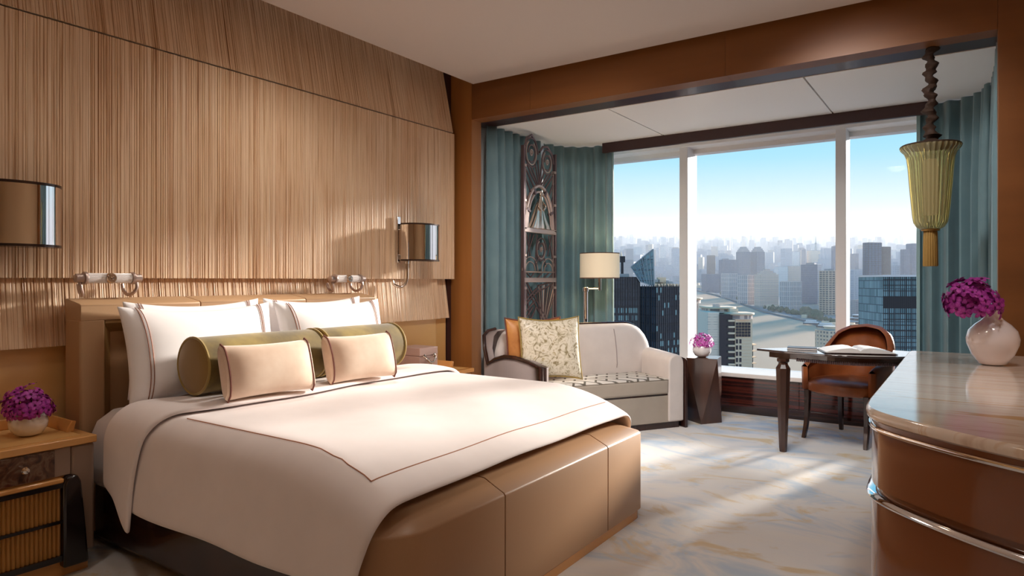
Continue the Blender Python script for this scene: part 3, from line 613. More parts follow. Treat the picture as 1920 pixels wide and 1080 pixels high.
# ================================================================== sofa
SA = R(57.7)
so_ = thing('sofa', 'ivory two-seat sofa with dark wood edging and key-patterned seat', 'sofa', (-2.394, 5.02, 0), SA)
def ab(a, b): return (-2.394 + a * math.cos(SA) - b * math.sin(SA), 5.02 + a * math.sin(SA) + b * math.cos(SA))
body = [(-.66, .015), (-.80, .25), (-.90, .48), (-.86, .60), (-.78, .63), (.60, .63), (.68, .58), (.69, .3), (.67, .015)]
MB().prism(body, .055, .285).build('base', 'sofa_base', so_, bevel=.006)
MB().prism([(a * .97, b * .95 + .02) for a, b in body], 0, .055).build('plinth', 'dark_wood', so_)
MB().prism([(a * .985, b * .97 + .006) for a, b in body], .285, .300).build('seat_gap', 'dark_wood', so_)
seat = [(-.655, .0), (-.78, .25), (-.84, .46), (.52, .46), (.52, .0)]
st = MB().prism(seat, .30, .425).build('seat_cushion', 'sofa_base', so_, bevel=.018, seg=3)
MB().loft([[(a, b, z) for a, b in rr] for rr, z in ((seat, .424), ([(lerp(a, -.1, .03), lerp(b, .24, .06)) for a, b in seat], .436), ([(lerp(a, -.1, .3), lerp(b, .24, .35)) for a, b in seat], .446))]).build('seat_top', 'key_fabric', st, smooth=True)
def back_half(a0, a1, left):
    rows = []; nz = 12; na = 24
    def outline(u):                                        # height of the back along its width, rounded at the outer end
        e = max(a0 + .24 - u, u - (a1 - .24))
        return .875 if e <= 0 else .875 - .235 * (1 - math.sqrt(max(0, 1 - min(1, e / .24) ** 2))) - .0
    front = []; rear = []
    for j in range(nz + 1):
        t = j / nz; f = []; r = []
        for i in range(na + 1):
            u = lerp(a0, a1, i / na); zt = outline(u); z = lerp(.34, zt, t); lean = .07 * (z - .34) / .5
            e = min(i, na - i) / na; puff = .045 * min(1, e * 10) ** .5 * math.sin(math.pi * min(1, .12 + t * .88)) ** .5 * 1.0
            rd = .05 * max(0, t - .8) / .2
            f.append((u, .47 + lean - puff + rd * rd * 12 * .5, z)); r.append((u, .60 + lean * .6 - rd * rd * 10 * .5, z))
        front.append(f); rear.append(r)
    mb = MB(); mb.grid(front); mb.grid(rear); mb.grid([front[-1], rear[-1]]); mb.grid([front[0], rear[0]])
    mb.grid([[r[0] for r in front], [r[0] for r in rear]]); mb.grid([[r[-1] for r in front], [r[-1] for r in rear]])
    return mb.build('back_cushion', 'sofa_fabric', so_, smooth=True, sub=1, weld=True)
back_half(-.88, .70, True)
MB().tube([(.28, .462, .43), (.28, .442, .52), (.28, .452, .64), (.28, .476, .76), (.28, .50, .83)], .004, 6).build('back_seam', 'sofa_side', so_)
edge = []
for i in range(13): e = i / 12; edge.append((.46 + .245 * math.sin(e * math.pi / 2), .635, .875 - .235 * (1 - math.cos(e * math.pi / 2)) - .0))
MB().tube([(-.62, .63, .872)] + edge + [(.715, .63, .45)], .013, 8).build('back_edging', 'dark_wood', so_, smooth=True)
# right arm: wide padded arm with a round top, dark board on its outer side
def arm_sec(b, w=.155, top=.63):
    pts = [(.52, b, .06)]
    for k in range(13): q = math.pi * k / 12; pts.append((.5975 - w / 2 * math.cos(q), b, top - .085 + .085 * math.sin(q) ** .8))
    return pts + [(.675, b, .06)]
MB().loft([arm_sec(.0), arm_sec(.03, top=.635), arm_sec(.42, top=.66)]).build('arm', 'sofa_fabric', so_, bevel=.012, seg=3)
MB().loft([[(.677, b, 0.0), (.677, b, t), (.70, b, t - .02), (.705, b, 0.0)] for b, t in ((-.015, .60), (.2, .63), (.5, .60), (.6, .5))]).build('arm_board', 'dark_wood', so_, bevel=.004)
# left arm: thin curved side in grey with dark edging that dips before the back
AP = [(-.70, .0), (-.765, .10), (-.825, .2), (-.88, .3), (-.925, .4), (-.955, .48), (-.965, .53), (-.95, .585), (-.90, .63), (-.82, .645)]
AH = [.585, .625, .648, .65, .62, .575, .70, .80, .835, .85]
out = []; inn = []
for (a, b), h in zip(AP, AH):
    out.append([(a, b, .055), (a, b, h)]); inn.append([(a + .07, b + .0 - (.05 if b > .58 else 0), .055), (a + .07, b - (.05 if b > .58 else 0), h)])
mb = MB()
mb.grid(out); mb.grid(inn); mb.grid([[o[1] for o in out], [o[1] for o in inn]]); mb.grid([[o[0] for o in out], [o[0] for o in inn]]); mb.grid([out[0], inn[0]]); mb.grid([out[-1], inn[-1]])
mb.build('arm', 'sofa_side', so_, smooth=True, weld=True)
MB().tube([(-.70, -.012, .0)] + [(a, b, h) for (a, b), h in zip(AP, AH)], .017, 8).build('arm_edging', 'dark_wood', so_, smooth=True)
MB().tube([(-.665, -.012, .0), (-.665, -.012, .585), (-.70, -.004, .588)], .012, 8).build('arm_edging', 'dark_wood', so_, smooth=True)
def scatter(label, m, a, b, z, yaw, lean, s=.50, pip='plum_piping', T=.15):
    c = thing('cushion', label, 'cushion', group='cushions on the sofa'); pillow('cover', s, s, T, m, c, pin=.05)
    ring = [pillow_surf(s, s, T, u, v, 1, .05) for u, v in [(-1 + 2 * i / 12, -1) for i in range(12)] + [(1, -1 + 2 * i / 12) for i in range(12)] + [(1 - 2 * i / 12, 1) for i in range(12)] + [(-1, 1 - 2 * i / 12) for i in range(12)]]
    MB().tube(ring, .006, 6, True).build('piping', pip, c, smooth=True)
    place(c, (*ab(a, b), z), yaw, lean)
scatter('burnt orange silk cushion at the back of the sofa corner', 'orange_silk', -.60, .325, .715, R(54), R(-9), .50, T=.11)
scatter('gold leaf-pattern cushion in front of the orange one on the sofa', 'gold_brocade', -.53, .165, .718, R(49), R(-11), .52, 'olive_piping', T=.13)
# ================================================================== floor lamp
fl = thing('floor_lamp', 'chrome floor lamp with cream drum shade behind the sofa', 'floor lamp', (*W(.71, 6.42), 0))
MB().lathe([(.14, 0), (.14, .018), (.02, .03)], 32).build('base', 'chrome', fl, smooth=True)
MB().lathe([(.022, .02), (.022, 1.16), (.03, 1.165), (.03, 1.20), (.026, 1.205)], 20).build('pole', 'chrome', fl, smooth=True)
ex = Vector((CR[0], CR[1], 0)) * .135
MB().tube([(0, 0, 1.19), tuple(ex + Vector((0, 0, 1.19)))], .008, 8).build('arm', 'chrome', fl)
MB().tube([tuple(ex + Vector((0, 0, 1.175))), tuple(ex + Vector((0, 0, 1.36)))], .016, 10).build('stem', 'chrome', fl)
sh = MB().lathe([(.19, 1.295), (.19, 1.53), (.186, 1.53), (.186, 1.295)], 40, tuple(ex), cap=False).build('shade', 'shade_cloth', fl, smooth=True)
for z in (1.29, 1.527): MB().lathe([(.192, z), (.192, z + .008), (.185, z + .008), (.185, z)], 40, tuple(ex), cap=False).build('shade_trim', 'shade_trim', sh, smooth=True)
l = bpy.data.lights.new('bulb', 'POINT'); l.energy = 3.; l.color = (1, .8, .55); l.shadow_soft_size = .04; o = bpy.data.objects.new('bulb', l); COL.objects.link(o); o.parent = fl; o.location = ex + Vector((0, 0, 1.42))
# ================================================================== faceted side table
stx, sty = W(1.735, 6.02)
sd = thing('side_table', 'dark faceted wooden side table beside the sofa', 'side table', (stx, sty, 0), R(10))
tp = [(.165 * math.cos(R(45 + 90 * k)) * 1.15, .165 * math.sin(R(45 + 90 * k)) * 1.15, .575) for k in range(4)]; bt = [(.155 * math.cos(R(90 * k)), .155 * math.sin(R(90 * k)), .0) for k in range(4)]
fs_ = []
for k in range(4): fs_ += [(k, (k + 1) % 4, 4 + (k + 1) % 4), (4 + k, 4 + (k + 1) % 4, k)]
MB().add(tp + bt, fs_ + [(0, 1, 2, 3), (7, 6, 5, 4)]).build('faceted_body', 'walnut', sd)
MB().add([(x * .985, y * .985, .5755) for x, y, z in tp] + [(x * .985, y * .985, .580) for x, y, z in tp], [(0, 1, 2, 3), (4, 5, 6, 7)] + [(i, (i + 1) % 4, 4 + (i + 1) % 4, 4 + i) for i in range(4)]).build('top_plate', 'walnut', sd)
bowl('small round white bowl vase on the faceted side table', (stx - .012, sty - .02, .581), .082, .125)
bouquet('small pink orchid bouquet in the bowl on the side table', (stx - .012, sty - .02, .70), .10, .10, 46, .022, ('orchid_pink', 'orchid'), seed=5, stem_to=.09)
# ================================================================== desk
DK = R(14); dx, dy = -.70, 5.42
dk = thing('writing_desk', 'dark lens-shaped writing desk with one tapered leg in view', 'desk', (dx, dy, 0), DK)
def lens(hl, hw, n=24, p=1.7): return [(hl * t, -hw * (1 - abs(t) ** p)) for t in [-1 + 2 * i / n for i in range(n + 1)]] + [(hl * t, hw * (1 - abs(t) ** p)) for t in [1 - 2 * i / n for i in range(1, n)]]
MB().prism(lens(.66, .31), .735, .750).build('top', 'desk_glass', dk, bevel=.003)
ap = MB().prism(lens(.57, .265), .690, .735).build('apron', 'walnut', dk)
bd = MB(); ln = lens(.572, .268)[4:22]
for (xa, ya), (xb, yb2) in zip(ln, ln[1:]):
    for k in range(4): bd.lathe([(.003, -.004), (.0055, 0), (.0055, .016), (.003, .02)], 6, (lerp(xa, xb, k / 4), lerp(ya, yb2, k / 4), .682))
bd = bd.build('beading', 'bronze_dark', ap, smooth=True); bd['kind'] = 'stuff'
def leg(x, y):
    o8 = [(math.cos(R(22.5 + 45 * k)), math.sin(R(22.5 + 45 * k))) for k in range(8)]
    MB().loft([[(x + r * a, y + r * b, z) for a, b in o8] for r, z in ((.026, 0), (.03, .03), (.052, .56), (.054, .62), (.036, .648), (.034, .66), (.046, .672), (.046, .69))]).build('leg', 'walnut', dk)
leg(-.475, -.085); leg(.42, -.08); leg(.40, .10)
bk = thing('open_book', 'open book with white pages lying on the desk', 'book', (dx + .02, dy - .02, .751), R(20))
B(-.235, .235, -.15, .15, 0, .006).build('cover', 'dark_wood', bk, bevel=.002)
for s in (-1, 1):
    pr = [(0, .02), (.02, .034), (.06, .040), (.12, .034), (.18, .022), (.225, .010), (.225, .006), (0, .006)]
    MB().loft([[(s * x, y, z) for x, z in pr] for y in (-.14, .14)]).build('page_block', 'paper', bk, smooth=True)
nb = thing('notebook', 'flat grey notebook left of the open book on the desk', 'notebook', (dx - .34, dy - .03, .751), R(10))
B(-.10, .10, -.07, .07, .002, .012).build('pages', 'paper', nb); B(-.103, .103, -.073, .073, .012, .016).build('cover', 'book_cover', nb, bevel=.001); B(-.103, .103, -.073, .073, 0, .002).build('back_cover', 'book_cover', nb)
# ================================================================== chair
ch = thing('tub_chair', 'brown leather tub chair pulled up behind the desk', 'chair', (-.78, 5.96, 0), R(-19))
def shell(th, r):
    q = abs(th); x = math.sin(th); y = math.cos(th)
    if q <= math.pi / 2: return (r * x, r * .92 * y)
    e = (q - math.pi / 2) * .62; return (math.copysign(r * (1 - .05 * e), th), -e * .30 / 1.0)
def sh_h(q): d = math.degrees(q); return interp([(0, .89), (25, .875), (45, .83), (62, .74), (78, .655), (95, .625), (120, .615), (145, .60), (160, .57)], d)
rows_o = []; rows_i = []; TH = [R(-160 + 320 * i / 48) for i in range(49)]
for th in TH:
    h = sh_h(abs(th)); o = []; n_ = []
    for k in range(6):
        z = lerp(.39, h, k / 5); fl_ = .012 * (z - .39) / .4
        xo, yo = shell(th, .30 + fl_); xi, yi = shell(th, .245 + fl_); o.append((xo, yo, z)); n_.append((xi, yi, z))
    rows_o.append(o); rows_i.append(n_)
mb = MB(); mb.grid(rows_o); mb.grid(rows_i)
def crown(k): return [((rows_o[i][k][0] + rows_i[i][k][0]) / 2, (rows_o[i][k][1] + rows_i[i][k][1]) / 2, rows_o[i][k][2] + (.022 if k else -.01)) for i in range(49)]
for k in (-1, 0): c = crown(k); mb.grid([[r[k] for r in rows_o], c]); mb.grid([c, [r[k] for r in rows_i]])
for e in (0, -1): mb.grid([rows_o[e], [(( a[0] + b[0]) / 2, a[1] - .018, a[2]) for a, b in zip(rows_o[e], rows_i[e])], rows_i[e]])
mb.build('back_shell', 'leather_brown', ch, smooth=True, weld=True)
sp = [(.27 * math.sin(q) * (1 if abs(math.sin(q)) < 2 else 1), .24 * math.cos(q) if math.cos(q) > 0 else -.33 * abs(math.cos(q)) ** .45) for q in [2 * math.pi * i / 40 for i in range(40)]]
MB().loft([[(x * k, y * k - .0, z) for x, y in sp] for k, z in ((.90, .375), (.99, .39), (1.0, .42), (.985, .452), (.9, .478), (.6, .494), (.2, .498))]).build('seat', 'leather_brown', ch, smooth=True)
def cleg(x, y, dx_, dy_):
    pts = spline([(x, y, .39), (x + dx_ * .1, y + dy_ * .1, .26), (x + dx_ * .35, y + dy_ * .35, .12), (x + dx_, y + dy_, 0)], 5)
    MB().loft([[(p[0] + s * a, p[1] + s * b, p[2]) for a, b in ((-1, -1), (1, -1), (1, 1), (-1, 1))] for i, p in enumerate(pts) for s in (lerp(.021, .014, i / (len(pts) - 1)),)]).build('leg', 'dark_wood', ch, bevel=.003)
for x, y, a, b in ((-.235, -.235, -.01, -.045), (.235, -.235, .01, -.045), (-.19, .20, -.02, .05), (.19, .20, .02, .05)): cleg(x, y, a, b)
# ================================================================== long cabinet with onyx top
CT = .90
cz = thing('credenza', 'long glossy brown cabinet with rounded end and onyx top', 'cabinet', (0, 0, 0))
cp = [(-.24, 4.1), (-.255, 4.08), (-.26, 4.05), (-.26, 2.45)] + [p[:2] for p in spline([(-.26, 2.36, 0), (-.252, 2.24, 0), (-.215, 2.14, 0), (-.12, 2.035, 0), (.05, 1.90, 0), (.28, 1.775, 0), (.55, 1.70, 0), (.84, 1.68, 0)], 6)] + [(.84, 4.1)]
def off(p, k):
    n = len(p); o = []
    for i in range(n):
        a, b, c = p[i - 1], p[i], p[(i + 1) % n]; t = Vector((c[0] - a[0], c[1] - a[1])).normalized(); o.append((b[0] - t.y * k, b[1] + t.x * k))
    return [(min(x, .84), min(y, 4.098)) for x, y in o]
MB().loft([[(x, y, z) for x, y in off(cp, k)] for k, z in ((.008, .866), (.0, .872), (-.002, .883), (.0, .894), (.006, .9))]).build('onyx_top', 'onyx', cz, smooth=True)
MB().prism(off(cp, .012), .852, .866).build('neck', 'credenza_lacquer', cz, smooth=True)
MB().loft([[(x, y, z) for x, y in off(cp, k)] for k, z in ((.016, .836), (.006, .839), (.004, .845), (.006, .851), (.016, .853))]).build('chrome_strip', 'chrome', cz, smooth=True)
MB().prism(off(cp, .014), .676, .838).build('drawer_band', 'credenza_lacquer', cz, smooth=True)
MB().prism(off(cp, .026), .64, .676).build('groove', 'credenza_lacquer', cz, smooth=True)
MB().loft([[(x, y, z) for x, y in off(cp, k)] for k, z in ((.026, .637), (.004, .638), (.0, .644), (.006, .652), (.026, .658))]).build('chrome_strip', 'chrome', cz, smooth=True)
MB().prism(off(cp, .012), .05, .639).build('lower_body', 'credenza_lacquer', cz, smooth=True)
MB().prism(off(cp, .04), 0, .05).build('plinth', 'dark_wood', cz)
vx, vy = .085, 3.60
v_ = tag(MB().lathe([(.038, 0), (.052, .006), (.078, .045), (.096, .09), (.099, .115), (.09, .15), (.066, .178), (.044, .195), (.029, .212), (.024, .235), (.026, .262), (.021, .262), (.019, .235), (.03, .2)], 40).build('bulb_vase', 'opal_glass', smooth=True), 'white bulb-shaped glass vase standing on the onyx top', 'vase'); v_.location = (vx, vy, .901)
bouquet('large purple orchid head leaning left out of the bulb vase', (vx - .075, vy - .055, 1.16), .098, .115, 84, .031, ('orchid', 'orchid_eye'), seed=9, stem_to=0)
# ================================================================== pendant lantern
px, py = -.19, 4.68
pn = thing('pendant_lantern', 'amber fluted glass pendant with tassel hanging in the window bay', 'pendant lamp', (px, py, 0))
rng = random.Random(4); rows = []
for i in range(61):
    z = lerp(ZB + .004, 2.105, i / 60); q = i * .55; r0 = .028 * (1 + .26 * math.sin(i * 1.25) + .12 * math.sin(i * .47 + 1)) + (.012 if i > 56 else 0)
    cx_, cy_ = .010 * math.cos(q), .010 * math.sin(q)
    rows.append([(cx_ + r0 * (1 + .14 * math.sin(3 * a + q * 1.6)) * math.cos(a), cy_ + r0 * (1 + .14 * math.sin(3 * a + q * 1.6)) * math.sin(a), z) for a in [2 * math.pi * k / 18 for k in range(18)]])
MB().loft(rows).build('gathered_cord_sleeve', 'rope_fabric', pn, smooth=True)
MB().lathe([(.155, 2.068), (.158, 2.074), (.15, 2.080), (.05, 2.098), (.03, 2.112)], 40).build('cap', 'rope_fabric', pn, smooth=True)
gp_ = [(.158, 2.070), (.152, 2.052), (.133, 2.03), (.122, 2.0), (.115, 1.94), (.108, 1.84), (.099, 1.73), (.092, 1.65), (.086, 1.615), (.07, 1.588), (.045, 1.572)]
MB().lathe(gp_ + [(r - .006, z + .002) for r, z in reversed(gp_)], 128, flute=.022, nf=32, cap=False).build('fluted_glass', 'amber_glass', pn, smooth=True)
MB().lathe([(.035, 1.66), (.04, 1.7), (.04, 1.95), (.035, 1.99)], 20).build('lamp_holder', 'shade_cloth', pn, smooth=True)
MB().lathe([(.047, 1.565), (.05, 1.572), (.047, 1.579)], 24).build('bottom_ring', 'brass', pn, smooth=True)
MB().lathe([(.036, 1.355), (.038, 1.36), (.036, 1.50), (.034, 1.562), (.03, 1.57)], 60, flute=.05, nf=20).build('tassel', 'tassel', pn, smooth=True)
# ================================================================== the city outside: ground rises away from the tower, as the view shows
H0, MS = 160., .075
def gz(d): return EYE - H0 + MS * d
def gd(v): return H0 / (MS - (V0 - v) / F)                # distance at which pixel row v meets the ground
def gp3(u, v, up=0.): d = gd(v); x, y = W((u - U0) / F * d, d); return (x, y, gz(d) + up)
def wm(name, wall, win, bw, bh, mort=.2, rough=.5, var=10):
    m = mat(name, wall, rough); nt = m.node_tree; tc = N(nt, 'ShaderNodeTexCoord'); sx = N(nt, 'ShaderNodeSeparateXYZ'); nt.links.new(tc.outputs['Object'], sx.inputs[0])
    ad = N(nt, 'ShaderNodeMath', operation='ADD'); nt.links.new(sx.outputs[0], ad.inputs[0]); nt.links.new(sx.outputs[1], ad.inputs[1]); cb = N(nt, 'ShaderNodeCombineXYZ')
    nt.links.new(ad.outputs[0], cb.inputs[0]); nt.links.new(sx.outputs[2], cb.inputs[1])
    b = N(nt, 'ShaderNodeTexBrick', Scale=1.); b.offset = 0; b.inputs['Brick Width'].default_value = bw; b.inputs['Row Height'].default_value = bh; b.inputs['Mortar Size'].default_value = mort * min(bw, bh)
    b.inputs['Color1'].default_value = (*lin(win), 1); b.inputs['Color2'].default_value = (*lin(tuple(min(255, c + var * 2) for c in win)), 1); b.inputs['Mortar'].default_value = (*lin(wall), 1)
    nt.links.new(cb.outputs[0], b.inputs['Vector']); nt.links.new(b.outputs[0], nt.nodes['Principled BSDF'].inputs['Base Color']); return m
wm('glass_dark', (34, 38, 46), (40, 48, 58), 1.4, 3.4, .12, .15); wm('glass_blue', (92, 108, 128), (70, 88, 112), 3.2, 3.6, .15, .2); wm('glass_grey', (170, 168, 170), (112, 116, 126), 3, 3.6, .2, .3)
wm('stone_beige', (236, 212, 188), (140, 126, 118), 3.4, 3.3, .25); wm('stone_pale', (240, 232, 226), (160, 160, 164), 3.6, 3.2, .28); wm('stone_rose', (232, 204, 186), (146, 128, 122), 3.4, 3.3, .25)
wm('teal_glass', (66, 84, 92), (92, 124, 130), 2.2, 4.2, .1, .15, 22); wm('far_wall', (196, 192, 196), (146, 150, 162), 5, 4, .25)
mat('frame_pale', (222, 214, 210), .6); mat('frame_dark', (30, 30, 36), .4); mat('frame_blue', (120, 134, 150), .5); mat('frame_beige', (240, 214, 186), .6); mat('roof_grey', (150, 146, 146), .7); mat('roof_beige', (240, 210, 176), .7); mat('wing_stone', (250, 228, 204), .7)
mat('window_dark', (46, 46, 54), .2); mat('window_teal', (120, 158, 160), .2, coat=.3); mat('steel', (150, 158, 162), .35, .6); mat('crane_red', (170, 96, 80), .6)
grain('city_ground', [(.3, (120, 124, 128)), (.5, (150, 148, 148)), (.62, (118, 124, 108)), (.75, (170, 162, 156))], .012, rough=.9, detail=8)
grain('river_water', [(.3, (206, 168, 132)), (.7, (220, 182, 148))], .004, rough=.6, detail=3, spec=.15)
mat('quay', (118, 118, 116), .9); grain('tree_leaf', [(.3, (60, 72, 48)), (.7, (96, 104, 66))], .3, rough=.9); mat('boat_white', (224, 222, 224), .5); mat('boat_dark', (70, 74, 84), .5)
rows = [[(*W(k * max(d, 300) * 1.1, d), gz(d)) for k in (-1, -.5, 0, .5, 1)] for d in (120, 400, 800, 1600, 3200, 6400, 15500)]
struct(MB().grid(rows).build('city_ground', 'city_ground'), 'grey city ground far below the window')
rv = [(1230, 535), (1306, 548), (1345, 557), (1380, 569), (1430, 588), (1500, 603), (1545, 617), (1600, 640), (1680, 690), (1760, 800), (1200, 800), (1150, 620)]
struct(MB().add([gp3(u, v, .8) for u, v in rv], [tuple(range(len(rv)))]).build('river', 'river_water'), 'broad brown river below the far bank', 'stuff')
q = [(1230, 533), (1306, 546), (1345, 555), (1380, 567), (1430, 586), (1500, 601), (1545, 615), (1600, 638)]
struct(MB().loft([[(*gp3(u, v)[:2], gz(gd(v)) + z) for z in (0, 3)] + [(*gp3(u, v - 2)[:2], gz(gd(v - 2)) + z) for z in (3, 0)] for u, v in q]).build('quay', 'quay'), 'grey riverside promenade on the far bank')
def facade(w, dp, h, nx, ny, nz, m, t, parent, fins=True, rings=True, cap=True):
    mb = MB(); hw, hd = w / 2, dp / 2
    if rings:
        for k in range(nz + 1): z = h * k / nz; mb.box(-hw - t, hw + t, -hd - t, hd + t, max(0, z - t), z + t * .6)
    if fins:
        for k in range(nx + 1):
            x = -hw + w * k / nx
            for s in (-1, 1): mb.box(x - t * .7, x + t * .7, s * hd - t, s * hd + t, 0, h)
        for k in range(ny + 1):
            y = -hd + dp * k / ny
            for s in (-1, 1): mb.box(s * hw - t, s * hw + t, y - t * .7, y + t * .7, 0, h)
    o = mb.build('facade_grid', m, parent); o['kind'] = 'stuff'; return o
spots = []
def tower(label, u0, u1, vt, vb, wallm, gridm=None, yaw=20, ratio=.8, d=None, grid=(6, 5, 8), t=.5, fins=True, rings=True, extra=None, name='office_tower', cat='building'):
    d = d or gd(vb); yw = R(yaw); px = (u1 - u0) / F * d; w = px / (abs(math.cos(yw)) + ratio * abs(math.sin(yw))); dp = w * ratio
    uc = (u0 + u1) / 2; lat = (uc - U0) / F * d; dc = d + dp * .5; z0 = gz(d); z1 = EYE + (V0 - vt) / F * d; h = z1 - z0
    o = thing(name, label, cat, (*W(lat * dc / d, dc), z0), YAW + yw); spots.append((o.location.x, o.location.y, w * .75))
    B(-w / 2, w / 2, -dp / 2, dp / 2, 0, h).build('block', wallm, o)
    if gridm: facade(w, dp, h, *grid, gridm, t, o, fins, rings)
    B(-w * .46, w * .46, -dp * .46, dp * .46, h, h + t * 1.6).build('roof', 'roof_grey', o)
    if extra: extra(o, w, dp, h)
    return o
def plant(o, w, dp, h): B(-w * .25, w * .25, -dp * .25, dp * .25, h, h + 4).build('roof_plant', 'roof_grey', o)
def terraces(o, w, dp, h):
    for k, s in enumerate((.8, .55, .3)): B(-w * s / 2, w * s / 2, -dp * s / 2, dp * s / 2, h + k * 4, h + k * 4 + 4).build('setback_storey', 'stone_rose', o)
def crown(o, w, dp, h):
    for k, s in enumerate((.86, .7, .5)): B(-w * s / 2, w * s / 2, -dp * s / 2, dp * s / 2, h + k * 5, h + k * 5 + 5).build('crown_storey', 'glass_grey', o)
g3 = (4, 4, 6)
tower('white-gridded low office block, first left along the far quay', 1353, 1382, 513, 560, 'glass_grey', 'frame_pale', 30, .8, grid=g3, t=.55)
tower('white-gridded office block beside the rose terraced hotel', 1384, 1420, 516, 571, 'glass_grey', 'frame_pale', 30, .8, grid=(6, 5, 7), t=.55)
tower('rose stone terraced hotel between two white-gridded blocks', 1417, 1457, 515, 575, 'stone_rose', 'frame_beige', 10, .6, grid=(6, 4, 14), t=.35, fins=False, extra=terraces)
tower('white-gridded office block nearest the river bend', 1464, 1501, 528, 583, 'glass_grey', 'frame_pale', 24, .8, grid=(7, 5, 6), t=.5)
tower('blue glass slab office left of the beige striped tower', 1501, 1541, 496, 570, 'glass_blue', 'frame_blue', -40, .9, grid=(8, 8, 18), t=.25, fins=False, extra=plant)
tower('beige tower with white floor stripes beside the right mullion', 1538, 1570, 508, 590, 'window_dark', 'frame_beige', 25, .8, grid=(3, 3, 20), t=.62, extra=plant)
tower('left one of the hazy twin towers with stepped crowns', 1382, 1405, 472, 0, 'glass_blue', 'frame_blue', 20, 1, d=1950, grid=(6, 6, 24), t=.3, extra=crown)
tower('right one of the hazy twin towers with stepped crowns', 1409, 1432, 472, 0, 'glass_blue', 'frame_blue', 20, 1, d=1950, grid=(6, 6, 24), t=.3, extra=crown)
tower('narrow dark glass tower left of the twin towers', 1326, 1340, 479, 0, 'glass_dark', None, 15, .8, d=2100)
tower('grey-blue cluster block between dark tower and twin towers', 1349, 1381, 487, 0, 'glass_blue', 'frame_blue', 12, .5, d=1750, grid=(9, 4, 20), t=.2, rings=False)
tower('low blue building on the quay next to the left mullion', 1317, 1347, 514, 549, 'glass_blue', None, 10, .7)
tower('grey residential row behind the rose hotel', 1453, 1476, 500, 0, 'stone_pale', None, 15, .6, d=1650)
tower('brown capped residential row behind the gridded block at the bend', 1476, 1503, 499, 0, 'stone_rose', None, -15, .6, d=1680)
tower('pale slab apartment block far behind the blue slab', 1465, 1482, 472, 0, 'stone_beige', None, 30, .5, d=2500)
tower('pale bluish slab apartment block far behind the blue slab', 1483, 1499, 472, 0, 'stone_pale', None, 30, .5, d=2550)
tower('rose slab apartment block with dark roof far behind the blue slab', 1500, 1512, 469, 0, 'stone_rose', None, 30, .5, d=2600)
tower('wide beige slab apartment block under the thin spire', 1513, 1538, 470, 0, 'stone_beige', None, 25, .5, d=2600)
tower('pale slab apartment block left of the right mullion', 1540, 1556, 474, 0, 'stone_pale', None, 20, .5, d=2500)
tower('slim blue tower touching the right mullion', 1560, 1570, 462, 0, 'glass_blue', None, 10, .8, d=1800)
tower('tall dark double slab tower in the right pane', 1620, 1651, 455, 596, 'glass_blue', 'frame_dark', 12, .5, grid=(4, 2, 40), t=.3)
tower('lower dark tower attached right of the tall double slab', 1650, 1668, 463, 0, 'glass_dark', None, 12, .8, d=1350)
tower('dark tower at the edge of the right curtain', 1702, 1724, 457, 0, 'glass_blue', None, 10, .8, d=1500)
tower('dark shoulder tower beside the one at the right curtain', 1690, 1704, 468, 0, 'glass_blue', None, 10, .8, d=1480)
tower('white hazy apartment tower right of the tall double slab', 1670, 1680, 469, 0, 'stone_pale', None, 10, .8, d=2300)
tower('second white hazy apartment tower, nearer the right curtain', 1681, 1690, 467, 0, 'stone_pale', None, 10, .8, d=2350)
tower('blue-grey ribbed block right of the right mullion', 1594, 1620, 510, 556, 'glass_blue', 'frame_blue', 15, .7, grid=(10, 6, 4), t=.3, rings=False)
tower('low grey block at the foot of the tall double slab', 1597, 1621, 563, 594, 'glass_grey', None, 15, .7)
tower('small hazy tower above the lamp-side rooftops in the left pane', 1188, 1200, 468, 0, 'glass_blue', None, 10, .8, d=2400)
tower('pale pair-topped apartment tower in the left pane', 1236, 1246, 462, 0, 'stone_pale', None, 10, .8, d=2700)
tower('grey apartment slab in the left pane beside the mullion', 1262, 1272, 464, 0, 'stone_rose', None, 10, .8, d=2600)
sp = thing('spire', 'thin hazy spire rising over the far city', 'spire', (*W((1529.5 - U0) / F * 2650, 2650), gz(2650)))
hs = EYE + (V0 - 444) / F * 2650 - gz(2650); MB().lathe([(6, 0), (4, hs * .7), (1.6, hs * .85), (.6, hs)], 8).build('mast', 'steel', sp); MB().lathe([(3, hs * .78), (5.5, hs * .8), (3, hs * .82)], 10).build('pod', 'steel', sp)
# terminal with layered oval roofs, ferries, near white house
tm = thing('ferry_terminal', 'white oval layered terminal building on the right quay', 'building', gp3(1616, 607))
for k, (r, z) in enumerate(((17, 0), (15, 6), (11, 11))): MB().loft([[(r * 1.25 * math.cos(a), r * .8 * math.sin(a), z + e) for a in [2 * math.pi * i / 24 for i in range(24)]] for e in (0, 3.4)]).build('storey', 'window_dark', tm); MB().loft([[(r * 1.34 * math.cos(a), r * .87 * math.sin(a), z + 3.4 + e) for a in [2 * math.pi * i / 24 for i in range(24)]] for e in (0, 1.5)]).build('roof_disc', 'boat_white', tm)
def ferry(label, u, v, L, yaw):
    f = thing('ferry', label, 'boat', gp3(u, v, 2.6), YAW + R(yaw), 'ferries moored at the quay')
    MB().loft([[(-L / 2, -3 * k, z), (L * .35, -3 * k, z), (L / 2, 0, z), (L * .35, 3 * k, z), (-L / 2, 3 * k, z)] for k, z in ((.8, 0), (1, 2.2))]).build('hull', 'boat_dark', f)
    for k in range(2): B(-L * .42 + k * 2, L * .28 - k * 3, -2.6 + k * .3, 2.6 - k * .3, 2.2 + 2.8 * k, 4.4 + 2.8 * k).build('deck', 'boat_white', f)
ferry('white two-deck ferry moored nearest the right mullion', 1552, 617, 34, -28); ferry('white two-deck ferry moored left of the other one', 1524, 611, 30, -28)
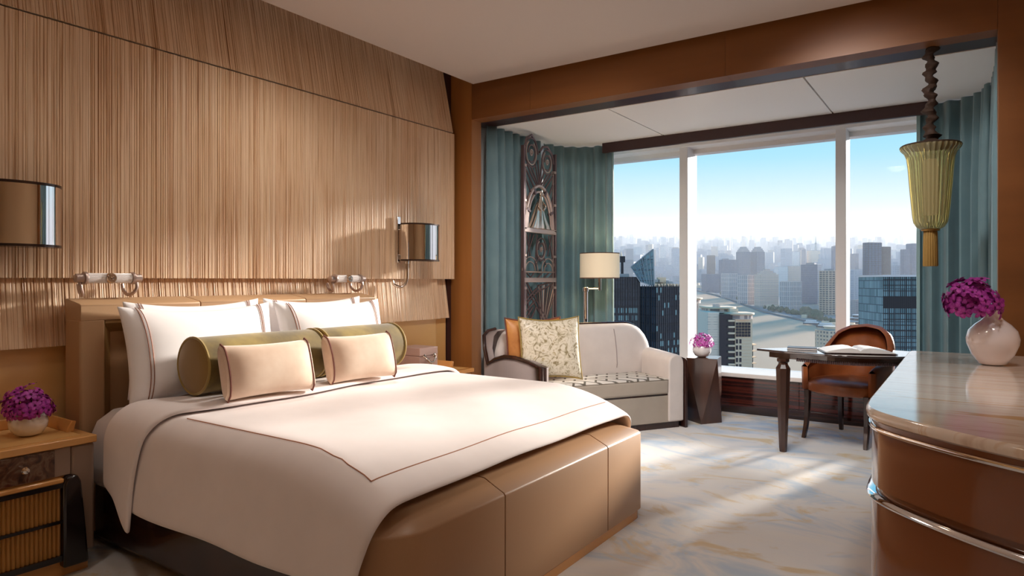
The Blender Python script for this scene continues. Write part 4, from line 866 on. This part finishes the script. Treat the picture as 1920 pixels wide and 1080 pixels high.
tower('small cream house front on the near bank below the right mullion', 1533, 1585, 620, 0, 'stone_beige', 'frame_beige', 18, .8, d=560, grid=(5, 4, 26), t=.35, extra=lambda o, w, dp, h: MB().lathe([(w * .3, h), (w * .3, h + 2.5), (w * .34, h + 2.5), (w * .34, h + 3.3)], 20).build('round_parapet', 'frame_beige', o))
# trees on the far quay
mb = MB(); rng = random.Random(11); low = []
for i in range(150):
    u = rng.choice((rng.uniform(1503, 1540), rng.uniform(1504, 1542), rng.uniform(1330, 1600))); v = interp([(1300, 545), (1345, 553), (1380, 565), (1430, 584), (1500, 595), (1545, 606), (1600, 626)], u) - rng.uniform(3, 14 if 1500 < u < 1545 else 6)
    p = gp3(u, v); r = rng.uniform(3, 5.5)
    if any((p[0] - a_) ** 2 + (p[1] - b_) ** 2 < (r_ + r) ** 2 for a_, b_, r_ in spots): continue
    low.append((p[0], p[1], r)); mb.lathe([(r * .5, 0), (r, r * .7), (r * .8, r * 1.5), (r * .2, r * 2)], 7, p)
lw_ = MB()
for i in range(170):
    u = rng.uniform(1300, 1640); v = interp([(1300, 545), (1345, 553), (1380, 565), (1430, 584), (1500, 598), (1545, 611), (1600, 632), (1640, 655)], u) - rng.uniform(3.5, 16); x, y, z = gp3(u, v); w = rng.uniform(4, 11); h = rng.uniform(3, 9)
    if any((x - a_) ** 2 + (y - b_) ** 2 < (r_ + w * 1.15) ** 2 for a_, b_, r_ in spots + low): continue
    low.append((x, y, w * 1.15)); lw_.box(x - w, x + w, y - 5, y + 5, z, z + h)
struct(lw_.build('riverside_low_roofs', 'roof_beige'), 'small low roofs along the far bank', 'stuff')
struct(mb.build('riverside_trees', 'tree_leaf'), 'dark green trees along the far quay', 'stuff')
# distant blocks
def in_river(u, v):
    c = False
    for (a, b), (e, f) in zip(rv, rv[1:] + rv[:1]):
        if (b - 14 > v) != (f - 14 > v) and u < (e - a) * (v - b + 14) / (f - b) + a: c = not c
    return c
spots += low + [(sp.location.x, sp.location.y, 8)]
blocks = []
rng = random.Random(21); cube = B(-.5, .5, -.5, .5, 0, 1); far = MB(); count = 0; ms_ = {}
FM = ['stone_pale', 'stone_beige', 'stone_rose', 'glass_grey', 'glass_blue', 'far_wall']
taken = [(1317, 1570, 1700), (1594, 1668, 1500)]
for i in range(2600):
    d = 1500 * (10 ** (rng.random() ** 1.15 * .95)); u = rng.uniform(1085, 1790); 
    vpx = V0 - F * (gz(d) - EYE) / d
    if in_river(u, vpx) or (1372 < u < 1442 and d < 4500): continue
    if d < 2150 and not (1130 < u < 1300 or u > 1600): continue
    w = rng.uniform(16, 42); dp = rng.uniform(14, 26); h = rng.choice((14, 18, 22, 28, 34, 50, 70, 85)) * rng.uniform(.8, 1.2) * (1 if d < 4500 else 1.15)
    lat = (u - U0) / F * d; x, y = W(lat, d); a = YAW + R(rng.choice((12, 12, 24, -30)) + rng.uniform(-5, 5)); z = gz(d) - 3
    clash = any((x - a_) ** 2 + (y - b_) ** 2 < (r_ + w * .6) ** 2 for a_, b_, r_ in spots)
    if h > 45 and d < 6000 and count < 110 and not clash and not any((x - a_) ** 2 + (y - b_) ** 2 < (r_ + w * .6) ** 2 for a_, b_, r_ in blocks):
        spots.append((x, y, w * .6))
        count += 1; mname = rng.choice(FM); me = B(-w * .36, w * .36, -dp / 2, dp / 2, 0, h * 1.05).mesh('distant_highrise'); me.materials.append(M[mname]); o = bpy.data.objects.new('distant_highrise', me); COL.objects.link(o)
        o.location = (x, y, z); o.rotation_euler = (0, 0, a); tag(o, 'pale hazy high-rise standing among the distant city blocks', 'building', 'distant high-rises in the haze'); continue
    if clash: continue
    blocks.append((x, y, w * .6))
    c, s = math.cos(a), math.sin(a)
    far.add([(x + (px * w) * c - (py * dp) * s, y + (px * w) * s + (py * dp) * c, z + pz * h) for px, py, pz in cube.v], cube.f)
struct(far.build('distant_city_blocks', 'far_wall'), 'low hazy blocks of the distant city', 'stuff')
# ------------------------------------------------------------------ near towers
def near(name, label, u, d): return thing(name, label, 'building', (*W((u - U0) / F * d, d), EYE), YAW)
def zz(v, d): return (V0 - v) / F * d
D1 = 260.; k1 = D1 / F
dt = near('glass_tower', 'black glass tower with a slanted steel sail on its roof, in the left pane', 1230, D1); zb = gz(D1) - EYE
def vert_box(o, u0, u1, y0, y1, vt, m, nm, uref, d, zb=zb): return B((u0 - uref) / F * d, (u1 - uref) / F * d, y0, y1, zb, zz(vt, d)).build(nm, m, o)
vert_box(dt, 1085, 1207, 8, 34, 519, 'glass_dark', 'rear_block', 1230, D1)
x0 = (1085 - 1230) * k1; x1 = (1207 - 1230) * k1; zt = zz(519, D1); mb = MB(); n = 26
for i in range(n + 1): x = lerp(x0, x1, i / n); mb.box(x - .09, x + .09, 7.7, 8.1, zb, zt)
for j in range(18): z = zt - 3.0 * j; mb.box(x0, x1, 7.75, 8.1, z - .22, z)
mb.build('facade_grid', 'frame_dark', dt)['kind'] = 'stuff'
rng = random.Random(5)
def pale_panes(o, fx, n, zt, rows, m='window_teal', name='light_panes'):  # panes of lighter glass scattered at random
    mb = MB()
    for j, (a, b, p) in rows.items():
        for i in range(n):
            if a <= i / n <= b and rng.random() < p: mb.add(fx(i / n, (i + .8) / n, zt - 3. * j - 2.5, zt - 3. * j - .5), [(0, 1, 2, 3)])
    mb.build(name, m, o)['kind'] = 'stuff'
pale_panes(dt, lambda a, b, z0, z1: [(lerp(x0, x1, a), 7.98, z0), (lerp(x0, x1, b), 7.98, z0), (lerp(x0, x1, b), 7.98, z1), (lerp(x0, x1, a), 7.98, z1)], 40, zt, {4: (.55, .97, .8), 5: (.5, .97, .75), 8: (.3, .9, .3), 9: (.4, .9, .3)})
# corner block: nearest edge at u = 1230
c0 = (0, 0); aL = ((1205 - 1230) * k1, 10.); aR = ((1300 - 1230) * k1, 11.); zt2 = zz(537, D1)
pl = [c0, aR, (aR[0] + aL[0], aR[1] + aL[1] + 6), aL]
MB().prism(pl, zb, zt2).build('corner_block', 'glass_dark', dt)
mb = MB()
for (p, q2, n) in ((c0, aL, 8), (c0, aR, 16)):
    for i in range(n + 1): x, y = lerp2(p, q2, i / n); mb.box(x - .1, x + .1, y - .25, y + .1, zb, zt2 + .6)
for j in range(18):
    z = zt2 - 3. * j
    for p, q2 in ((c0, aL), (c0, aR)): mb.loft([[(x, y - .16, z - .2), (x, y - .16, z), (x, y + .1, z), (x, y + .1, z - .2)] for x, y in (p, q2)])
mb.build('facade_grid', 'frame_dark', dt)['kind'] = 'stuff'
pale_panes(dt, lambda a, b, z0, z1: [(lerp(0, aR[0], a), lerp(0, aR[1], a) - .12, z0), (lerp(0, aR[0], b), lerp(0, aR[1], b) - .12, z0), (lerp(0, aR[0], b), lerp(0, aR[1], b) - .12, z1), (lerp(0, aR[0], a), lerp(0, aR[1], a) - .12, z1)], 16, zt2, {j: (0, 1, .12 + .03 * j) for j in range(0, 14)}, name='bright_panes')
# parapet posts and plant on the roof
for i in range(11): x, y = lerp2(c0, aR, i / 10); B(x - .35, x + .35, y, y + 1, zt2, zt2 + 1.0).build('parapet_post', 'roof_beige', dt)
for i, (u, v, w, h) in enumerate(((1240, 524, 1.2, 3.5), (1250, 520, 1.6, 3), (1258, 526, 1, 2.4), (1246, 529, 2.2, 1.4), (1264, 528, 1.4, 1.6))): x = (u - 1230) * k1; B(x - w, x + w, 8, 10, zt2, zz(v, D1)).build('roof_plant', ('steel', 'roof_beige')[i % 2], dt)
sail = [(1190, 500), (1229, 466), (1231, 537), (1206, 528)]
P = [((u - 1230) * k1, zz(v, D1)) for u, v in sail]; P = [(x, 4 + (-x) * .55, z) for x, z in P]
MB().loft([P, [(x + .2, y + .35, z) for x, y, z in P]]).build('roof_sail', 'teal_glass', dt)
def bar3(a, b, r=.16, m='steel'): MB().tube([(a[0], a[1] - .2, a[2]), (b[0], b[1] - .2, b[2])], r, 5).build('sail_bar', m, dt)
V_ = [Vector(p) for p in P]
for i in range(4): bar3(V_[i], V_[(i + 1) % 4], .24)
for k in range(1, 6): bar3(V_[0].lerp(V_[1], k / 6), V_[3].lerp(V_[2], k / 6)); bar3(V_[0].lerp(V_[3], k / 6), V_[1].lerp(V_[2], k / 6), .12)
for k in range(5): bar3(V_[0].lerp(V_[1], k / 5), V_[3].lerp(V_[2], (k + 1) / 5), .1)
xx = (1178 - 1230) * k1; B(xx - .5, xx + .5, 14, 15, zt, zz(490, D1)).build('roof_mast', 'frame_dark', dt); B(xx - .9, xx + 1.1, 13.6, 15.4, zz(490, D1), zz(478, D1)).build('mast_head', 'frame_dark', dt)
MB().lathe([(.5, 0), (.05, 2.2)], 8, (xx - .4, 14.5, zz(478, D1))).build('mast_tip', 'roof_beige', dt); B(xx - 1.9, xx + 2.6, 13, 16, zt, zt + 1.3).build('roof_plant', 'steel', dt)
# beige residential tower
D2 = 330.; k2 = D2 / F; bt = near('apartment_tower', 'beige apartment tower with curved roof brim and balconies beside the side table bouquet', 1375, D2); zb2 = gz(D2) - EYE
def bx2(o, u0, u1, y0, y1, v0, v1, m, nm, **k): return B((u0 - 1375) * k2, (u1 - 1375) * k2, y0, y1, zz(v1, D2) if v1 else zb2, zz(v0, D2)).build(nm, m, o, **k)
bx2(bt, 1331, 1352, 3, 22, 586, 0, 'wing_stone', 'white_wing'); bx2(bt, 1352, 1380, 2, 24, 590, 0, 'window_dark', 'glass_strip'); bx2(bt, 1380, 1412, 1, 20, 598, 0, 'roof_beige', 'stone_wing')
mb = MB()
for j in range(46): z = zz(590, D2) - 1.25 * j; mb.box((1330 - 1375) * k2, (1353 - 1375) * k2, 2.9, 3.2, z - .12, z)
mb.build('wing_bands', 'stone_rose', bt)['kind'] = 'stuff'
for j in range(16):
    z = zz(600, D2) - 3.1 * j
    B((1367 - 1375) * k2, (1379 - 1375) * k2, .6, 2.2, z - .9, z).build('balcony', 'roof_beige', bt)
    if j > 3: B((1411 - 1375) * k2, (1424 - 1375) * k2, 4, 9, z - .5, z).build('balcony', 'roof_beige', bt); B((1411.5 - 1375) * k2, (1419 - 1375) * k2, 5, 9, z - 3.0, z - .5).build('window', 'window_dark', bt)
    if j > 2:
        for u in (1381, 1387.5): B((u - 1375) * k2, (u + 4 - 1375) * k2, .9, 1.2, z - 2.4, z - .3).build('window', 'window_dark', bt)
for j in range(5):
    for i in range(5): B((1381 + 5.6 * i - 1375) * k2, (1385.4 + 5.6 * i - 1375) * k2, .55, 1.1, zz(605 + 5.5 * j, D2) - 1.2, zz(605 + 5.5 * j, D2)).build('window', 'window_dark', bt)
mb = MB()
for j in range(28): z = zz(632, D2) - 1.6 * j; mb.box((1392 - 1375) * k2, (1412 - 1375) * k2, .8, 1.1, z - .1, z)
mb.build('stone_bands', 'frame_beige', bt)['kind'] = 'stuff'
def brim(o, u0, u1, y0, dpt, v, m='roof_beige'):
    xa, xb = (u0 - 1375) * k2, (u1 - 1375) * k2; cx, r = (xa + xb) / 2, (xb - xa) / 2; pts = [(xa, y0 + dpt)] + [(cx - r * math.cos(R(a)), y0 + dpt * .45 - dpt * .45 * math.sin(R(a))) for a in range(0, 181, 15)] + [(xb, y0 + dpt)]
    MB().prism(pts, zz(v + 4, D2), zz(v, D2)).build('roof_brim', m, o, bevel=.3); MB().prism([(lerp(x, cx, .12), lerp(y, y0 + dpt / 2, .12)) for x, y in pts], zz(v + 12, D2), zz(v + 4, D2)).build('attic', 'stone_rose', o)
brim(bt, 1368, 1421, -2, 18, 587); brim(bt, 1340, 1400, 8, 20, 577)
bx2(bt, 1376, 1392, 6, 12, 580, 588, 'frame_beige', 'stair_head'); bx2(bt, 1352, 1362, 10, 14, 572, 580, 'stone_rose', 'stair_head')
at = near('apartment_tower', 'second beige apartment tower partly behind the left mullion and the first', 1375, D2 + 25); 
bx2(at, 1285, 1332, 26, 48, 576, 0, 'stone_rose', 'stone_wing'); bx2(at, 1313, 1326, 25, 27, 585, 0, 'window_dark', 'glass_strip'); brim(at, 1280, 1346, 22, 22, 563); bx2(at, 1306, 1325, 32, 38, 559, 564, 'roof_beige', 'stair_head')
# glass office at the right edge
D3 = 340.; k3 = D3 / F; go = near('glass_office', 'teal glass office with horizontal bands beside the right curtain', 1656, D3); zb3 = gz(D3) - EYE
X3 = (1790 - 1656) * k3; zt3 = zz(519, D3); MB().prism([(0, 0), (X3, -6), (X3 + 4, 26), (3, 30)], zb3, zt3).build('block', 'teal_glass', go)
MB().prism([(-.4, -.4), (X3, -6.6), (X3 + 4, 26), (2.6, 30.4)], zt3, zt3 + 1.0).build('roof_edge', 'frame_pale', go)
mb = MB(); mt_ = MB()
for j in range(22):
    z = zt3 - 1.2 - 2.9 * j; mb.loft([[(x, y, z - .35), (x, y, z), (x, y + .5, z), (x, y + .5, z - .35)] for x, y in ((-.15, -.3), (X3, -6.3))])
    if j == 3 or j == 4: mt_.loft([[(x, y, z - 2.9), (x, y, z), (x, y + .4, z), (x, y + .4, z - 2.9)] for x, y in ((-.05, -.2), (X3, -6.2))])
for i in range(38): x = X3 * i / 37; y = -6 * i / 37; mb.box(x - .07, x + .07, y - .25, y + .1, zb3, zt3)
mb.build('facade_grid', 'frame_dark', go)['kind'] = 'stuff'; mt_.build('louvre_band', 'frame_dark', go)['kind'] = 'stuff'
# ------------------------------------------------------------------ haze over the far city
m = bpy.data.materials.new('city_haze'); m.use_nodes = True; nt = m.node_tree; nt.nodes.clear()
vo = N(nt, 'ShaderNodeVolumeScatter', Density=.00019, Anisotropy=.2); vo.inputs['Color'].default_value = (.97, .97, 1, 1); mo = N(nt, 'ShaderNodeOutputMaterial'); nt.links.new(vo.outputs[0], mo.inputs['Volume']); M['city_haze'] = m
hz = MB().loft([[(*W(-.05 * d, d), gz(d) - 20), (*W(.75 * d, d), gz(d) - 20), (*W(.75 * d, d), gz(d) + 230), (*W(-.05 * d, d), gz(d) + 230)] for d in (650, 15000)]).build('haze', 'city_haze')
struct(hz, 'pale haze over the distant city', 'stuff')
